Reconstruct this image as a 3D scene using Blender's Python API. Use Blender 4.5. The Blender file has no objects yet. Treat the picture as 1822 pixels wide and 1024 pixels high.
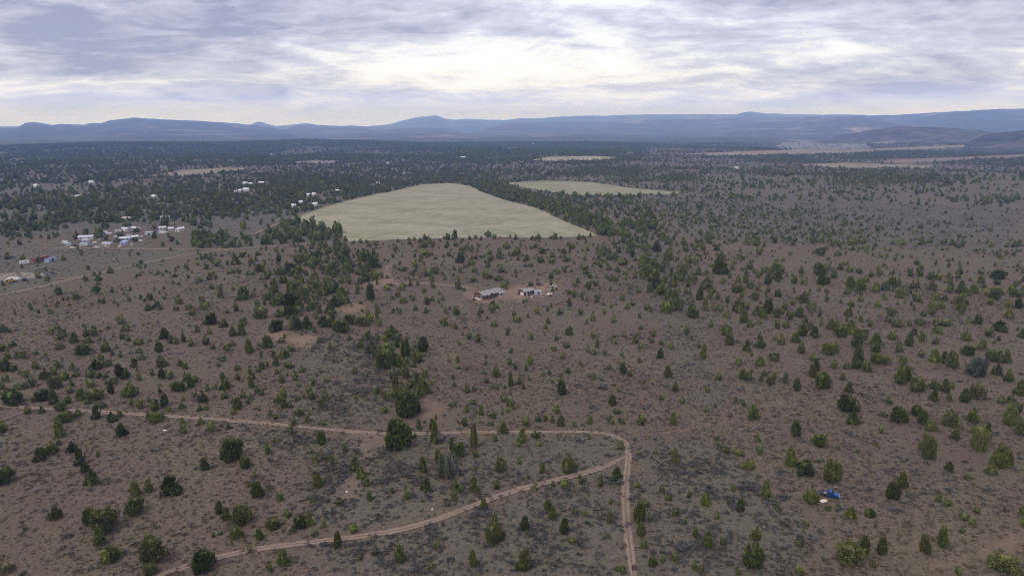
import bpy, math, random
import numpy as np
from mathutils import Matrix, Vector

random.seed(7)
RNG = np.random.default_rng(7)
SC = bpy.context.scene
COL = SC.collection

# ------------------------------------------------------------------ camera, sky, sun, exposure
CAM_H = 105.0
PITCH = math.atan(286.0 / 1214.667)
F_PX = 1214.667
cam = bpy.data.cameras.new('camera')
cam.sensor_width = 36.0
cam.lens = 24.0
cam.clip_start = 0.5
cam.clip_end = 60000.0
cam_o = bpy.data.objects.new('camera', cam)
COL.objects.link(cam_o)
cam_o.location = (0, 0, CAM_H)
cam_o.rotation_euler = (math.pi / 2 - PITCH, 0, 0)
SC.camera = cam_o

SUN_EL, SUN_AZ = math.radians(52), math.radians(215)      # azimuth measured from +Y towards +X
SUN_STRENGTH = 1.5
SKY_STRENGTH = 0.1
EXPOSURE = 0.15
world = bpy.data.worlds.new('World')
SC.world = world
world.use_nodes = True
sun = bpy.data.lights.new('sun', 'SUN')
sun.energy = SUN_STRENGTH
sun.angle = math.radians(10)
sun.color = (1.0, 0.95, 0.88)
sun_o = bpy.data.objects.new('sun', sun)
COL.objects.link(sun_o)
sd = Vector((math.sin(SUN_AZ) * math.cos(SUN_EL), math.cos(SUN_AZ) * math.cos(SUN_EL), math.sin(SUN_EL)))
sun_o.rotation_euler = (-sd).to_track_quat('-Z', 'Y').to_euler()
sun_o.location = (0, 0, 300)
SC.view_settings.view_transform = 'Standard'
SC.view_settings.look = 'None'
SC.view_settings.gamma = 1.0
SC.view_settings.use_curve_mapping = False
SC.view_settings.exposure = EXPOSURE
SC.cycles.volume_bounces = 1
SC.cycles.max_bounces = 6
SC.cycles.diffuse_bounces = 3
SC.cycles.use_denoising = True
SC.cycles.denoising_prefilter = 'NONE'
SC.cycles.denoising_input_passes = 'RGB_ALBEDO_NORMAL'
SC.cycles.filter_width = 1.0


class NT:
    """short hand for building node trees"""
    def __init__(s, tree):
        s.t = tree; s.n = tree.nodes; s.l = tree.links
    def node(s, kind, **kw):
        n = s.n.new(kind)
        for k, v in kw.items():
            if k.startswith('i_'):
                key = k[2:]
                key = int(key) if key.isdigit() else key
                s.put(n.inputs[key], v)
            else:
                setattr(n, k, v)
        return n
    def put(s, sock, v):
        if isinstance(v, bpy.types.NodeSocket): s.l.new(v, sock)
        else: sock.default_value = v
    def math(s, op, a, b=0.0, clamp=False):
        n = s.n.new('ShaderNodeMath'); n.operation = op; n.use_clamp = clamp
        s.put(n.inputs[0], a); s.put(n.inputs[1], b)
        return n.outputs[0]
    def vmath(s, op, a, b=None):
        n = s.n.new('ShaderNodeVectorMath'); n.operation = op
        s.put(n.inputs[0], a)
        if b is not None: s.put(n.inputs[1], b)
        return n.outputs[0]
    def mix(s, fac, a, b, mode='MIX'):
        n = s.n.new('ShaderNodeMix'); n.data_type = 'RGBA'; n.blend_type = mode
        s.put(n.inputs[0], fac); s.put(n.inputs[6], a); s.put(n.inputs[7], b)
        return n.outputs[2]
    def noise(s, vec, scale, detail=4.0, rough=0.55, dist=0.0):
        n = s.n.new('ShaderNodeTexNoise')
        s.put(n.inputs['Vector'], vec); n.inputs['Scale'].default_value = scale
        n.inputs['Detail'].default_value = detail; n.inputs['Roughness'].default_value = rough
        n.inputs['Distortion'].default_value = dist
        return n.outputs['Fac']
    def ramp(s, v, lo, hi, smooth=True):
        n = s.n.new('ShaderNodeMapRange'); n.interpolation_type = 'SMOOTHSTEP' if smooth else 'LINEAR'
        s.put(n.inputs[0], v); n.inputs[1].default_value = lo; n.inputs[2].default_value = hi
        return n.outputs[0]


def build_sky():
    t = NT(world.node_tree)
    bg = world.node_tree.nodes['Background']
    bg.inputs['Strength'].default_value = SKY_STRENGTH
    sky = t.node('ShaderNodeTexSky', sky_type='NISHITA', sun_disc=False, sun_elevation=SUN_EL, sun_rotation=SUN_AZ)
    tc = t.node('ShaderNodeTexCoord')
    sep = t.node('ShaderNodeSeparateXYZ'); t.l.new(tc.outputs['Generated'], sep.inputs[0])
    z = t.math('MAXIMUM', sep.outputs[2], 0.0)
    den = t.math('ADD', z, 0.15)
    u = t.math('DIVIDE', sep.outputs[0], den)
    v = t.math('DIVIDE', sep.outputs[1], den)
    cmb = t.node('ShaderNodeCombineXYZ'); t.put(cmb.inputs[0], u); t.put(cmb.inputs[1], v)
    rot = t.node('ShaderNodeMapping'); t.l.new(cmb.outputs[0], rot.inputs[0])
    rot.inputs['Rotation'].default_value = (0, 0, math.radians(SKY_ROT))
    rot.inputs['Location'].default_value = SKY_OFF
    rot.inputs['Scale'].default_value = (0.80, 0.95, 1)
    big = t.noise(rot.outputs[0], 0.62, 3.0, 0.45, 0.3)
    mid = t.noise(rot.outputs[0], 1.9, 7.0, 0.58, 0.6)
    fine = t.noise(rot.outputs[0], 7.0, 7.0, 0.65, 0.4)
    s1 = t.math('ADD', t.math('MULTIPLY', big, 0.46), t.math('MULTIPLY', mid, 0.38))
    s = t.math('ADD', s1, t.math('MULTIPLY', fine, 0.16))
    shade = t.ramp(s, 0.375, 0.585, False)
    cr = t.node('ShaderNodeValToRGB'); t.put(cr.inputs[0], shade)
    e = cr.color_ramp.elements
    e[0].position = 0.0; e[0].color = (1.10, 1.13, 1.26, 1)
    e[1].position = 1.0; e[1].color = (0.33, 0.345, 0.49, 1)
    m = e.new(0.30); m.color = (0.93, 0.95, 1.08, 1)
    m = e.new(0.52); m.color = (0.69, 0.705, 0.90, 1)
    hor = t.ramp(sep.outputs[2], 0.0, 0.065)
    low = t.mix(t.math('MULTIPLY', t.math('SUBTRACT', 1.0, hor), 0.80), cr.outputs[0], (0.84, 0.99, 2.35, 1))
    scaled = t.mix(1.0, low, (10, 10, 10, 1), 'MULTIPLY')
    out = t.mix(0.08, scaled, sky.outputs[0])
    t.l.new(out, bg.inputs['Color'])


SKY_ROT = -12.0
SKY_OFF = (3.1, 1.7, 0.0)
build_sky()


# ------------------------------------------------------------------ terrain function and photo rays
def sstep(a, b, x):
    t = np.clip((np.asarray(x, float) - a) / (b - a), 0, 1)
    return t * t * (3 - 2 * t)


def hgt(x, y):
    x = np.asarray(x, float); y = np.asarray(y, float)
    r = np.hypot(x, y)
    h = 1.3 * np.sin(x / 70 + 1.0) * np.sin(y / 90 + 0.5) + 0.7 * np.sin((x + 0.7 * y) / 48)
    m = sstep(450, 1500, r)
    h = h + m * (5.0 * np.sin(x / 260 + y / 420 + 1.2) + 4.0 * np.sin(y / 330 - x / 520))
    f = sstep(1800, 5000, r)
    h = h + f * (12 * np.sin(x / 900 + 0.3) * np.sin(y / 1100 + 1.0) + 6 * np.sin(x / 430 - y / 640))
    return h


def ray(px, py):
    xc = (np.asarray(px, float) - 911.0) / F_PX
    yc = -(np.asarray(py, float) - 512.0) / F_PX
    c, s = math.cos(PITCH), math.sin(PITCH)
    return np.stack([xc, c + yc * s, -s + yc * c], -1)


def ground_at(px, py, far=15000.0):
    """the ground point seen at a pixel of the 1822 x 1024 photograph"""
    d = ray(px, py).reshape(-1, 3)
    ts = 60.0 * np.exp(np.arange(0, 700) * 0.008)
    out = np.zeros((len(d), 3))
    def gap(t, dd):
        return CAM_H + t * dd[:, 2] - hgt(t * dd[:, 0], t * dd[:, 1])
    for k0 in range(0, len(d), 400):
        dd = d[k0:k0 + 400]
        X = ts[None, :] * dd[:, :1]; Y = ts[None, :] * dd[:, 1:2]
        g = CAM_H + ts[None, :] * dd[:, 2:3] - hgt(X, Y)
        hit = g <= 0
        i = np.where(hit.any(1), np.maximum(hit.argmax(1), 1), len(ts) - 1)
        a, b = ts[i - 1], ts[i]
        for _ in range(24):
            m = 0.5 * (a + b)
            up = gap(m, dd) > 0
            a = np.where(up, m, a); b = np.where(up, b, m)
        t = np.minimum(0.5 * (a + b), far)
        q = t[:, None] * dd
        q[:, 2] = hgt(q[:, 0], q[:, 1])
        out[k0:k0 + 400] = q
    return out


def project(P):
    P = np.asarray(P, float)
    c, s = math.cos(PITCH), math.sin(PITCH)
    z = P[..., 2] - CAM_H
    dep = P[..., 1] * c - z * s
    up = P[..., 1] * s + z * c
    dep = np.where(dep < 1, 1, dep)
    return 911 + F_PX * P[..., 0] / dep, 512 - F_PX * up / dep, dep


def in_poly(px, py, poly):
    px = np.asarray(px); py = np.asarray(py)
    ins = np.zeros(px.shape, bool)
    n = len(poly)
    for i in range(n):
        x1, y1 = poly[i]; x2, y2 = poly[(i + 1) % n]
        if y1 == y2: continue
        cond = ((y1 > py) != (y2 > py)) & (px < (x2 - x1) * (py - y1) / (y2 - y1) + x1)
        ins ^= cond
    return ins


def vnoise(x, y, seed=0):
    x = np.asarray(x, float); y = np.asarray(y, float)
    xi = np.floor(x).astype(np.int64); yi = np.floor(y).astype(np.int64)
    fx = x - xi; fy = y - yi
    fx = fx * fx * (3 - 2 * fx); fy = fy * fy * (3 - 2 * fy)
    def hsh(a, b):
        n = (a * 374761393 + b * 668265263 + seed * 1274126177) & 0x7fffffff
        n = ((n ^ (n >> 13)) * 1274126177) & 0x7fffffff
        return ((n ^ (n >> 16)) & 0xffff) / 65535.0
    a = hsh(xi, yi); b = hsh(xi + 1, yi); c = hsh(xi, yi + 1); d = hsh(xi + 1, yi + 1)
    return (a * (1 - fx) + b * fx) * (1 - fy) + (c * (1 - fx) + d * fx) * fy


def fbm(x, y, seed=0, o=4):
    s = 0; a = 0.5; tot = 0
    for k in range(o):
        s = s + a * vnoise(x * 2 ** k, y * 2 ** k, seed + k); tot += a; a *= 0.5
    return s / tot


# ------------------------------------------------------------------ materials
def principled(name, color, rough=0.85, spec=0.2, metallic=0.0):
    m = bpy.data.materials.new(name); m.use_nodes = True
    b = m.node_tree.nodes['Principled BSDF']
    b.inputs['Base Color'].default_value = (*color, 1)
    b.inputs['Roughness'].default_value = rough
    b.inputs['Specular IOR Level'].default_value = spec
    b.inputs['Metallic'].default_value = metallic
    return m, NT(m.node_tree), b


def worn(name, color, rough=0.6, spec=0.4, amount=0.25, scale=1.2, metallic=0.0):
    """paint or boards with uneven tone"""
    m, t, b = principled(name, color, rough, spec, metallic)
    tc = t.node('ShaderNodeTexCoord')
    n = t.noise(tc.outputs['Object'], scale, 5, 0.6)
    dark = tuple(c * (1 - amount) for c in color)
    lite = tuple(min(1, c * (1 + amount * 0.6)) for c in color)
    t.l.new(t.mix(t.ramp(n, 0.3, 0.7), (*dark, 1), (*lite, 1)), b.inputs['Base Color'])
    return m


def ribbed(name, color, scale=3.0, rough=0.5, metallic=0.0):
    """corrugated sheet metal"""
    m = worn(name, color, rough, 0.4, 0.18, 0.8, metallic)
    t = NT(m.node_tree); b = m.node_tree.nodes['Principled BSDF']
    tc = t.node('ShaderNodeTexCoord')
    w = t.node('ShaderNodeTexWave'); t.l.new(tc.outputs['Object'], w.inputs['Vector'])
    w.inputs['Scale'].default_value = scale
    bp = t.node('ShaderNodeBump'); bp.inputs['Strength'].default_value = 0.5; bp.inputs['Distance'].default_value = 0.04
    t.l.new(w.outputs[1], bp.inputs['Height']); t.l.new(bp.outputs[0], b.inputs['Normal'])
    return m


def leaf_mat(name, dark, lite):
    m, t, b = principled(name, dark, 0.8, 0.15)
    oi = t.node('ShaderNodeObjectInfo'); g = t.node('ShaderNodeNewGeometry')
    f = t.math('ADD', t.math('MULTIPLY', oi.outputs['Random'], 0.45), t.math('MULTIPLY', g.outputs['Random Per Island'], 0.55))
    c = t.mix(f, (*dark, 1), (*lite, 1))
    t.l.new(c, b.inputs['Base Color'])
    return m


M = {}
M['leaf_dark'] = leaf_mat('juniper_dark', (0.019, 0.027, 0.006), (0.138, 0.156, 0.036))
M['leaf_mid'] = leaf_mat('juniper_mid', (0.025, 0.035, 0.007), (0.178, 0.196, 0.046))
M['leaf_olive'] = leaf_mat('juniper_olive', (0.045, 0.052, 0.013), (0.185, 0.188, 0.060))
M['leaf_grey'] = leaf_mat('juniper_grey', (0.045, 0.056, 0.036), (0.125, 0.140, 0.098))
M['leaf_yellow'] = leaf_mat('juniper_yellow', (0.075, 0.070, 0.024), (0.185, 0.165, 0.070))
M['leaf_far'] = leaf_mat('juniper_far', (0.026, 0.036, 0.010), (0.150, 0.166, 0.052))
M['sage'] = leaf_mat('sagebrush', (0.048, 0.047, 0.044), (0.140, 0.136, 0.124))
M['tuft'] = leaf_mat('dry_grass', (0.082, 0.060, 0.042), (0.190, 0.152, 0.110))
M['bark'] = worn('bark', (0.095, 0.07, 0.052), 0.9, 0.1, 0.4, 4.0)


def ground_material():
    m, t, b = principled('rangeland', (0.12, 0.09, 0.07), 0.95, 0.1)
    tc = t.node('ShaderNodeTexCoord'); P = tc.outputs['Object']
    at = t.node('ShaderNodeAttribute', attribute_name='zone', attribute_type='GEOMETRY')
    sp = t.node('ShaderNodeSeparateColor'); t.l.new(at.outputs['Color'], sp.inputs[0])
    canopy, sagey, bare = sp.outputs[0], sp.outputs[1], sp.outputs[2]
    n1 = t.noise(P, 0.018, 6, 0.6, 0.4)
    n2 = t.noise(P, 0.11, 6, 0.65, 0.3)
    n3 = t.noise(P, 1.15, 5, 0.7)
    soil = t.mix(t.ramp(n1, 0.35, 0.65), (0.108, 0.077, 0.057, 1), (0.136, 0.099, 0.074, 1))
    soil = t.mix(t.math('MULTIPLY', t.ramp(n2, 0.56, 0.72), 0.75), soil, (0.180, 0.120, 0.089, 1))
    litter = t.mix(t.ramp(n3, 0.38, 0.62), (0.066, 0.050, 0.038, 1), (0.158, 0.122, 0.092, 1))
    c = t.mix(t.math('MULTIPLY', t.ramp(t.noise(P, 0.32, 5, 0.7), 0.34, 0.58), 0.75), soil, litter)
    grassy = t.mix(t.ramp(n3, 0.36, 0.64), (0.080, 0.067, 0.041, 1), (0.150, 0.128, 0.080, 1))
    n4 = t.noise(P, 0.03, 5, 0.6, 0.6)
    c = t.mix(t.math('MULTIPLY', t.ramp(n4, 0.42, 0.62), 0.62), c, grassy)
    sg = t.mix(t.ramp(n3, 0.3, 0.7), (0.076, 0.069, 0.053, 1), (0.130, 0.120, 0.092, 1))
    c = t.mix(t.math('MULTIPLY', sagey, t.ramp(n2, 0.10, 0.52)), c, sg)
    c = t.mix(t.math('MULTIPLY', bare, t.ramp(n2, 0.15, 0.5)), c, (0.225, 0.150, 0.106, 1))
    # far country: tree cover too distant to tell the trees apart
    f1 = t.noise(P, 0.0011, 6, 0.62, 0.3)
    f2 = t.noise(P, 0.012, 6, 0.7)
    wood = t.mix(t.ramp(f2, 0.35, 0.68), (0.028, 0.034, 0.018, 1), (0.120, 0.114, 0.078, 1))
    openl = t.mix(f2, (0.12, 0.108, 0.080, 1), (0.20, 0.175, 0.13, 1))
    farc = t.mix(t.ramp(f1, 0.54, 0.62), wood, openl)
    c = t.mix(canopy, c, farc)
    t.l.new(c, b.inputs['Base Color'])
    bp = t.node('ShaderNodeBump'); bp.inputs['Strength'].default_value = 0.6; bp.inputs['Distance'].default_value = 0.28
    hh = t.math('ADD', t.math('MULTIPLY', n3, 0.6), t.math('MULTIPLY', t.noise(P, 2.2, 3, 0.6), 0.3))
    t.l.new(hh, bp.inputs['Height']); t.l.new(bp.outputs[0], b.inputs['Normal'])
    return m


def dirt_material(name, c0, c1):
    m, t, b = principled(name, c0, 0.95, 0.1)
    tc = t.node('ShaderNodeTexCoord'); P = tc.outputs['Object']
    at = t.node('ShaderNodeAttribute', attribute_name='across', attribute_type='GEOMETRY')
    n = t.noise(P, 0.35, 6, 0.65)
    c = t.mix(t.ramp(n, 0.3, 0.7), (*c0, 1), (*c1, 1))
    rut = t.math('ABSOLUTE', at.outputs['Fac'])                    # 0 at the crown between the wheel ruts, 1 at the edge
    crown = t.math('SUBTRACT', 1.0, t.ramp(rut, 0.05, 0.30))
    c = t.mix(t.math('MULTIPLY', crown, 0.85), c, (c0[0] * 0.66, c0[1] * 0.68, c0[2] * 0.70, 1))
    edge = t.math('MULTIPLY', t.ramp(rut, 0.50, 0.95), t.ramp(t.noise(P, 0.6, 5, 0.75), 0.30, 0.55))
    c = t.mix(edge, c, (0.108, 0.074, 0.056, 1))
    t.l.new(c, b.inputs['Base Color'])
    bp = t.node('ShaderNodeBump'); bp.inputs['Strength'].default_value = 0.4; bp.inputs['Distance'].default_value = 0.15
    t.l.new(n, bp.inputs['Height']); t.l.new(bp.outputs[0], b.inputs['Normal'])
    return m


def field_material(name, c0, c1, c2):
    m, t, b = principled(name, c0, 0.95, 0.05)
    tc = t.node('ShaderNodeTexCoord'); P = tc.outputs['Object']
    mp = t.node('ShaderNodeMapping'); t.l.new(P, mp.inputs[0]); mp.inputs['Scale'].default_value = (0.8, 1.0, 1); mp.inputs['Rotation'].default_value = (0, 0, 0.3)
    n1 = t.noise(mp.outputs[0], 0.022, 6, 0.62, 0.6); n2 = t.noise(mp.outputs[0], 0.10, 6, 0.68, 0.4)
    c = t.mix(t.ramp(n1, 0.36, 0.64), (*c0, 1), (*c1, 1))
    c = t.mix(t.math('MULTIPLY', t.ramp(n2, 0.44, 0.70), 0.6), c, (*c2, 1))
    c = t.mix(t.math('MULTIPLY', t.ramp(t.noise(P, 0.5, 4, 0.7), 0.45, 0.7), 0.35), c, (c0[0] * 0.7, c0[1] * 0.72, c0[2] * 0.66, 1))
    t.l.new(c, b.inputs['Base Color'])
    return m


def hill_material(name, c0, c1, c2):
    m, t, b = principled(name, c0, 0.95, 0.05)
    tc = t.node('ShaderNodeTexCoord'); P = tc.outputs['Object']
    n1 = t.noise(P, 0.0016, 6, 0.65, 0.6); n2 = t.noise(P, 0.011, 6, 0.7)
    c = t.mix(t.ramp(n2, 0.35, 0.65), (*c0, 1), (*c1, 1))
    c = t.mix(t.math('MULTIPLY', t.ramp(n1, 0.54, 0.66), 0.85), c, (*c2, 1))
    t.l.new(c, b.inputs['Base Color'])
    return m


M['ground'] = ground_material()
M['track'] = dirt_material('track_dirt', (0.200, 0.145, 0.106), (0.275, 0.205, 0.155))
M['track_faint'] = dirt_material('faint_track_dirt', (0.145, 0.100, 0.074), (0.185, 0.132, 0.098))
M['field'] = field_material('pasture', (0.205, 0.208, 0.125), (0.295, 0.266, 0.190), (0.395, 0.345, 0.265))
M['field_green'] = field_material('greener_pasture', (0.185, 0.190, 0.105), (0.27, 0.25, 0.165), (0.33, 0.29, 0.205))
M['field_tan'] = field_material('dry_field', (0.185, 0.158, 0.115), (0.245, 0.205, 0.152), (0.28, 0.235, 0.175))
M['field_grey'] = field_material('grey_flat', (0.165, 0.160, 0.150), (0.205, 0.195, 0.180), (0.24, 0.225, 0.205))
M['field_red'] = field_material('reddish_flat', (0.165, 0.125, 0.098), (0.205, 0.152, 0.118), (0.22, 0.17, 0.13))
M['pad'] = dirt_material('bare_pad', (0.30, 0.235, 0.18), (0.38, 0.31, 0.25))
M['hill'] = hill_material('wooded_hill', (0.026, 0.030, 0.022), (0.085, 0.082, 0.064), (0.24, 0.19, 0.155))
M['hill_bare'] = hill_material('scrub_hill', (0.034, 0.036, 0.028), (0.125, 0.108, 0.085), (0.30, 0.235, 0.185))


# ------------------------------------------------------------------ object helpers
def tag(o, label=None, cat=None, group=None, kind=None):
    if label: o['label'] = label
    if cat: o['category'] = cat
    if group: o['group'] = group
    if kind: o['kind'] = kind
    return o


def mesh(name, V, F, mats=None, mi=None, smooth=False):
    me = bpy.data.meshes.new(name)
    me.from_pydata([tuple(map(float, v)) for v in V], [], [tuple(int(i) for i in f) for f in F])
    for m in (mats or []): me.materials.append(m)
    if mi is not None: me.polygons.foreach_set('material_index', np.asarray(mi, dtype=np.int32))
    if smooth: me.polygons.foreach_set('use_smooth', np.ones(len(me.polygons), dtype=bool))
    me.update()
    return me


def add(name, me, parent=None, loc=(0, 0, 0), rz=0.0):
    o = bpy.data.objects.new(name, me)
    COL.objects.link(o)
    o.location = loc; o.rotation_euler = (0, 0, rz)
    if parent: o.parent = parent
    return o


def empty(name, loc, rz=0.0):
    return add(name, None, None, loc, rz)


class MB:
    """collects shapes of ONE part"""
    def __init__(s): s.v = []; s.f = []
    def _put(s, vs, fs):
        k = len(s.v); s.v += [tuple(p) for p in vs]; s.f += [tuple(i + k for i in f) for f in fs]
        return s
    def box(s, x0, x1, y0, y1, z0, z1, tx=0.0, ty=0.0):
        """box whose top is drawn in by tx, ty"""
        return s._put([(x0, y0, z0), (x1, y0, z0), (x1, y1, z0), (x0, y1, z0),
                       (x0 + tx, y0 + ty, z1), (x1 - tx, y0 + ty, z1), (x1 - tx, y1 - ty, z1), (x0 + tx, y1 - ty, z1)],
                      [(3, 2, 1, 0), (4, 5, 6, 7), (0, 1, 5, 4), (1, 2, 6, 5), (2, 3, 7, 6), (3, 0, 4, 7)])
    def prism(s, prof, y0, y1):
        """profile in xz, drawn out along y"""
        n = len(prof)
        return s._put([(x, y0, z) for x, z in prof] + [(x, y1, z) for x, z in prof],
                      [tuple(range(n)), tuple(range(2 * n - 1, n - 1, -1))] + [(i, i + n, (i + 1) % n + n, (i + 1) % n) for i in range(n)])
    def prism_x(s, prof, x0, x1):
        n = len(prof)
        return s._put([(x0, y, z) for y, z in prof] + [(x1, y, z) for y, z in prof],
                      [tuple(range(n - 1, -1, -1)), tuple(range(n, 2 * n))] + [(i, (i + 1) % n, (i + 1) % n + n, i + n) for i in range(n)])
    def wheel(s, x, y0, y1, z, r, n=14):
        a = [2 * math.pi * k / n for k in range(n)]
        return s.prism([(x + r * math.cos(q), z + r * math.sin(q)) for q in a], y0, y1)
    def tube(s, p, q, r0, r1, n=6):
        p = Vector(p); q = Vector(q); d = (q - p).normalized()
        a = d.orthogonal().normalized(); b = d.cross(a)
        vs = []
        for c, r in ((p, r0), (q, r1)):
            for k in range(n):
                w = 2 * math.pi * k / n
                vs.append(c + a * (r * math.cos(w)) + b * (r * math.sin(w)))
        return s._put(vs, [tuple(range(n - 1, -1, -1)), tuple(range(n, 2 * n))] + [(i, (i + 1) % n, (i + 1) % n + n, i + n) for i in range(n)])
    def build(s, name, mat, parent=None, smooth=False):
        return add(name, mesh(name, s.v, s.f, [mat], smooth=smooth), parent)


CLEAR = []      # x, y, radius kept free of scattered trees, filled by the builders


# ------------------------------------------------------------------ the land
SAGE_POLYS = [
    [(470, 762), (690, 782), (750, 830), (770, 900), (640, 945), (520, 900), (560, 830)],
    [(690, 790), (770, 800), (760, 910), (690, 900)],
    [(560, 960), (700, 955), (830, 910), (1100, 825), (1115, 1024), (600, 1024)],
    [(780, 775), (1100, 775), (1100, 820), (960, 850), (800, 900)],
    [(1130, 790), (1240, 780), (1380, 860), (1440, 950), (1420, 1024), (1130, 1024)],
    [(540, 600), (680, 600), (680, 760), (520, 750)],
]
GREY_FLATS = [
    [(1150, 345), (1822, 365), (1822, 440), (1400, 432), (1200, 420)],
    [(-200, 425), (90, 440), (350, 446), (300, 458), (0, 525), (-200, 570)],
    [(1090, 395), (1200, 430), (1300, 720), (1260, 720), (1110, 440)],
]
BARE_POLYS = [
    [(478, 596), (500, 590), (545, 594), (568, 604), (556, 612), (520, 608)],
    [(610, 552), (628, 540), (665, 537), (662, 546), (634, 553), (640, 562), (616, 562)],
    [(640, 500), (690, 470), (700, 500), (680, 512)],
    [(835, 522), (850, 534), (905, 536), (935, 526), (1000, 524), (1000, 508), (955, 508), (930, 515), (900, 514)],
    [(760, 710), (800, 720), (790, 740), (750, 745)],
    [(640, 770), (690, 775), (670, 815), (640, 815)],
    [(1620, 1024), (1680, 1000), (1730, 985), (1790, 955), (1822, 945), (1822, 960), (1740, 995), (1680, 1012)],
    [(1632, 985), (1625, 960), (1655, 935), (1720, 922), (1725, 930), (1670, 942), (1645, 962)],
    [(590, 880), (640, 830), (660, 830), (620, 890)], [(370, 800), (420, 825), (460, 800), (440, 790)],
]

FOREST = [(-900, 244), (-900, 440), (-100, 430), (90, 418), (330, 395), (350, 440), (440, 440), (600, 430), (520, 395), (740, 327), (850, 330), (890, 322), (1050, 300), (1150, 283), (1150, 244)]


SOFT = np.random.default_rng(3).normal(size=(14, 2))


def soft_poly(px, py, poly, s=14.0):
    """a share 0..1, ragged and soft at the edge"""
    jx = (fbm(px * 0.03, py * 0.07, 3) - 0.5) * 70
    jy = (fbm(px * 0.03 + 9, py * 0.07, 5) - 0.5) * 34
    return np.mean([in_poly(px + jx + s * a, py + jy + 0.45 * s * b, poly) for a, b in SOFT], axis=0)


def build_ground():
    az = np.concatenate([np.linspace(-58, 58, 360), np.linspace(60, 300, 61)])
    az = np.radians(az)
    rad = np.concatenate([[6, 20, 40, 60, 80], 95 * np.exp(np.arange(0, 284) * 0.0197)])
    rad[-1] = 25500
    na, nr = len(az), len(rad)
    A, R = np.meshgrid(az, rad)
    X = (R * np.sin(A)).ravel(); Y = (R * np.cos(A)).ravel()
    Z = hgt(X, Y)
    V = np.stack([X, Y, Z], -1)
    i = np.arange(nr - 1)[:, None] * na; j = np.arange(na)[None, :]; j2 = (j + 1) % na
    Q = np.stack([i + j, i + j2, i + na + j2, i + na + j], -1).reshape(-1, 4)[:, ::-1]
    V = np.vstack([V, [[0, 0, hgt(0, 0)]]])
    F = [tuple(q) for q in Q] + [(len(V) - 1, int((k + 1) % na), k) for k in range(na)]
    me = mesh('ground', V, F, [M['ground']], smooth=True)
    px, py, dep = project(V)
    r = np.hypot(V[:, 0], V[:, 1])
    front = dep > 2
    zone = np.zeros((len(V), 4)); zone[:, 3] = 1
    zone[:, 0] = np.where(np.abs(np.arctan2(V[:, 0], V[:, 1])) < 1.2, sstep(3300, 4800, r), sstep(1500, 3000, r))
    for p in SAGE_POLYS: zone[:, 1] = np.maximum(zone[:, 1], 0.55 * soft_poly(px, py, p) * front)
    for p in GREY_FLATS: zone[:, 1] = np.maximum(zone[:, 1], 0.85 * soft_poly(px, py, p) * front)
    zone[:, 1] = np.maximum(zone[:, 1], 0.9 * in_poly(px, py, FOREST) * front)
    zone[:, 1] = np.maximum(zone[:, 1], 0.55 * sstep(600, 1100, r) * front)
    for k, p in enumerate(BARE_POLYS): zone[:, 2] = np.maximum(zone[:, 2], (0.85 if k < 4 else 0.4) * soft_poly(px + 0, py, p, 6.0) * front)
    a = me.color_attributes.new('zone', 'FLOAT_COLOR', 'POINT')
    a.data.foreach_set('color', zone.ravel())
    o = add('ground', me)
    tag(o, kind='structure')


build_ground()


def span(poly, y):
    xs = []
    n = len(poly)
    for i in range(n):
        x1, y1 = poly[i]; x2, y2 = poly[(i + 1) % n]
        if (y1 > y) != (y2 > y): xs.append(x1 + (x2 - x1) * (y - y1) / (y2 - y1))
    return (min(xs), max(xs)) if len(xs) >= 2 else None


def patch(name, poly, mat, lift, rows=44, cols=40, ragged=7.0):
    """a sheet of land that lies on the terrain, its outline given by what the photograph shows"""
    ys = np.linspace(min(p[1] for p in poly) + 0.05, max(p[1] for p in poly) - 0.05, rows)
    V = []
    sp = []
    for k, y in enumerate(ys):
        a, b = span(poly, y)
        w = b - a
        sp.append((a + ragged * (fbm(y * 0.35, 1.0) - 0.5) * min(1, w / 40), b + ragged * (fbm(y * 0.35, 7.0) - 0.5) * min(1, w / 40)))
    for (a, b), y in zip(sp, ys):
        g = ground_at(np.linspace(a, b, cols), np.full(cols, y))
        g[:, 2] += lift
        V.append(g)
    V = np.vstack(V)
    F = [(r * cols + c, r * cols + c + 1, (r + 1) * cols + c + 1, (r + 1) * cols + c) for r in range(rows - 1) for c in range(cols - 1)]
    F = [f[::-1] for f in F]
    o = add(name, mesh(name, V, F, [mat], smooth=True))
    tag(o, kind='structure')
    return o


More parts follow.
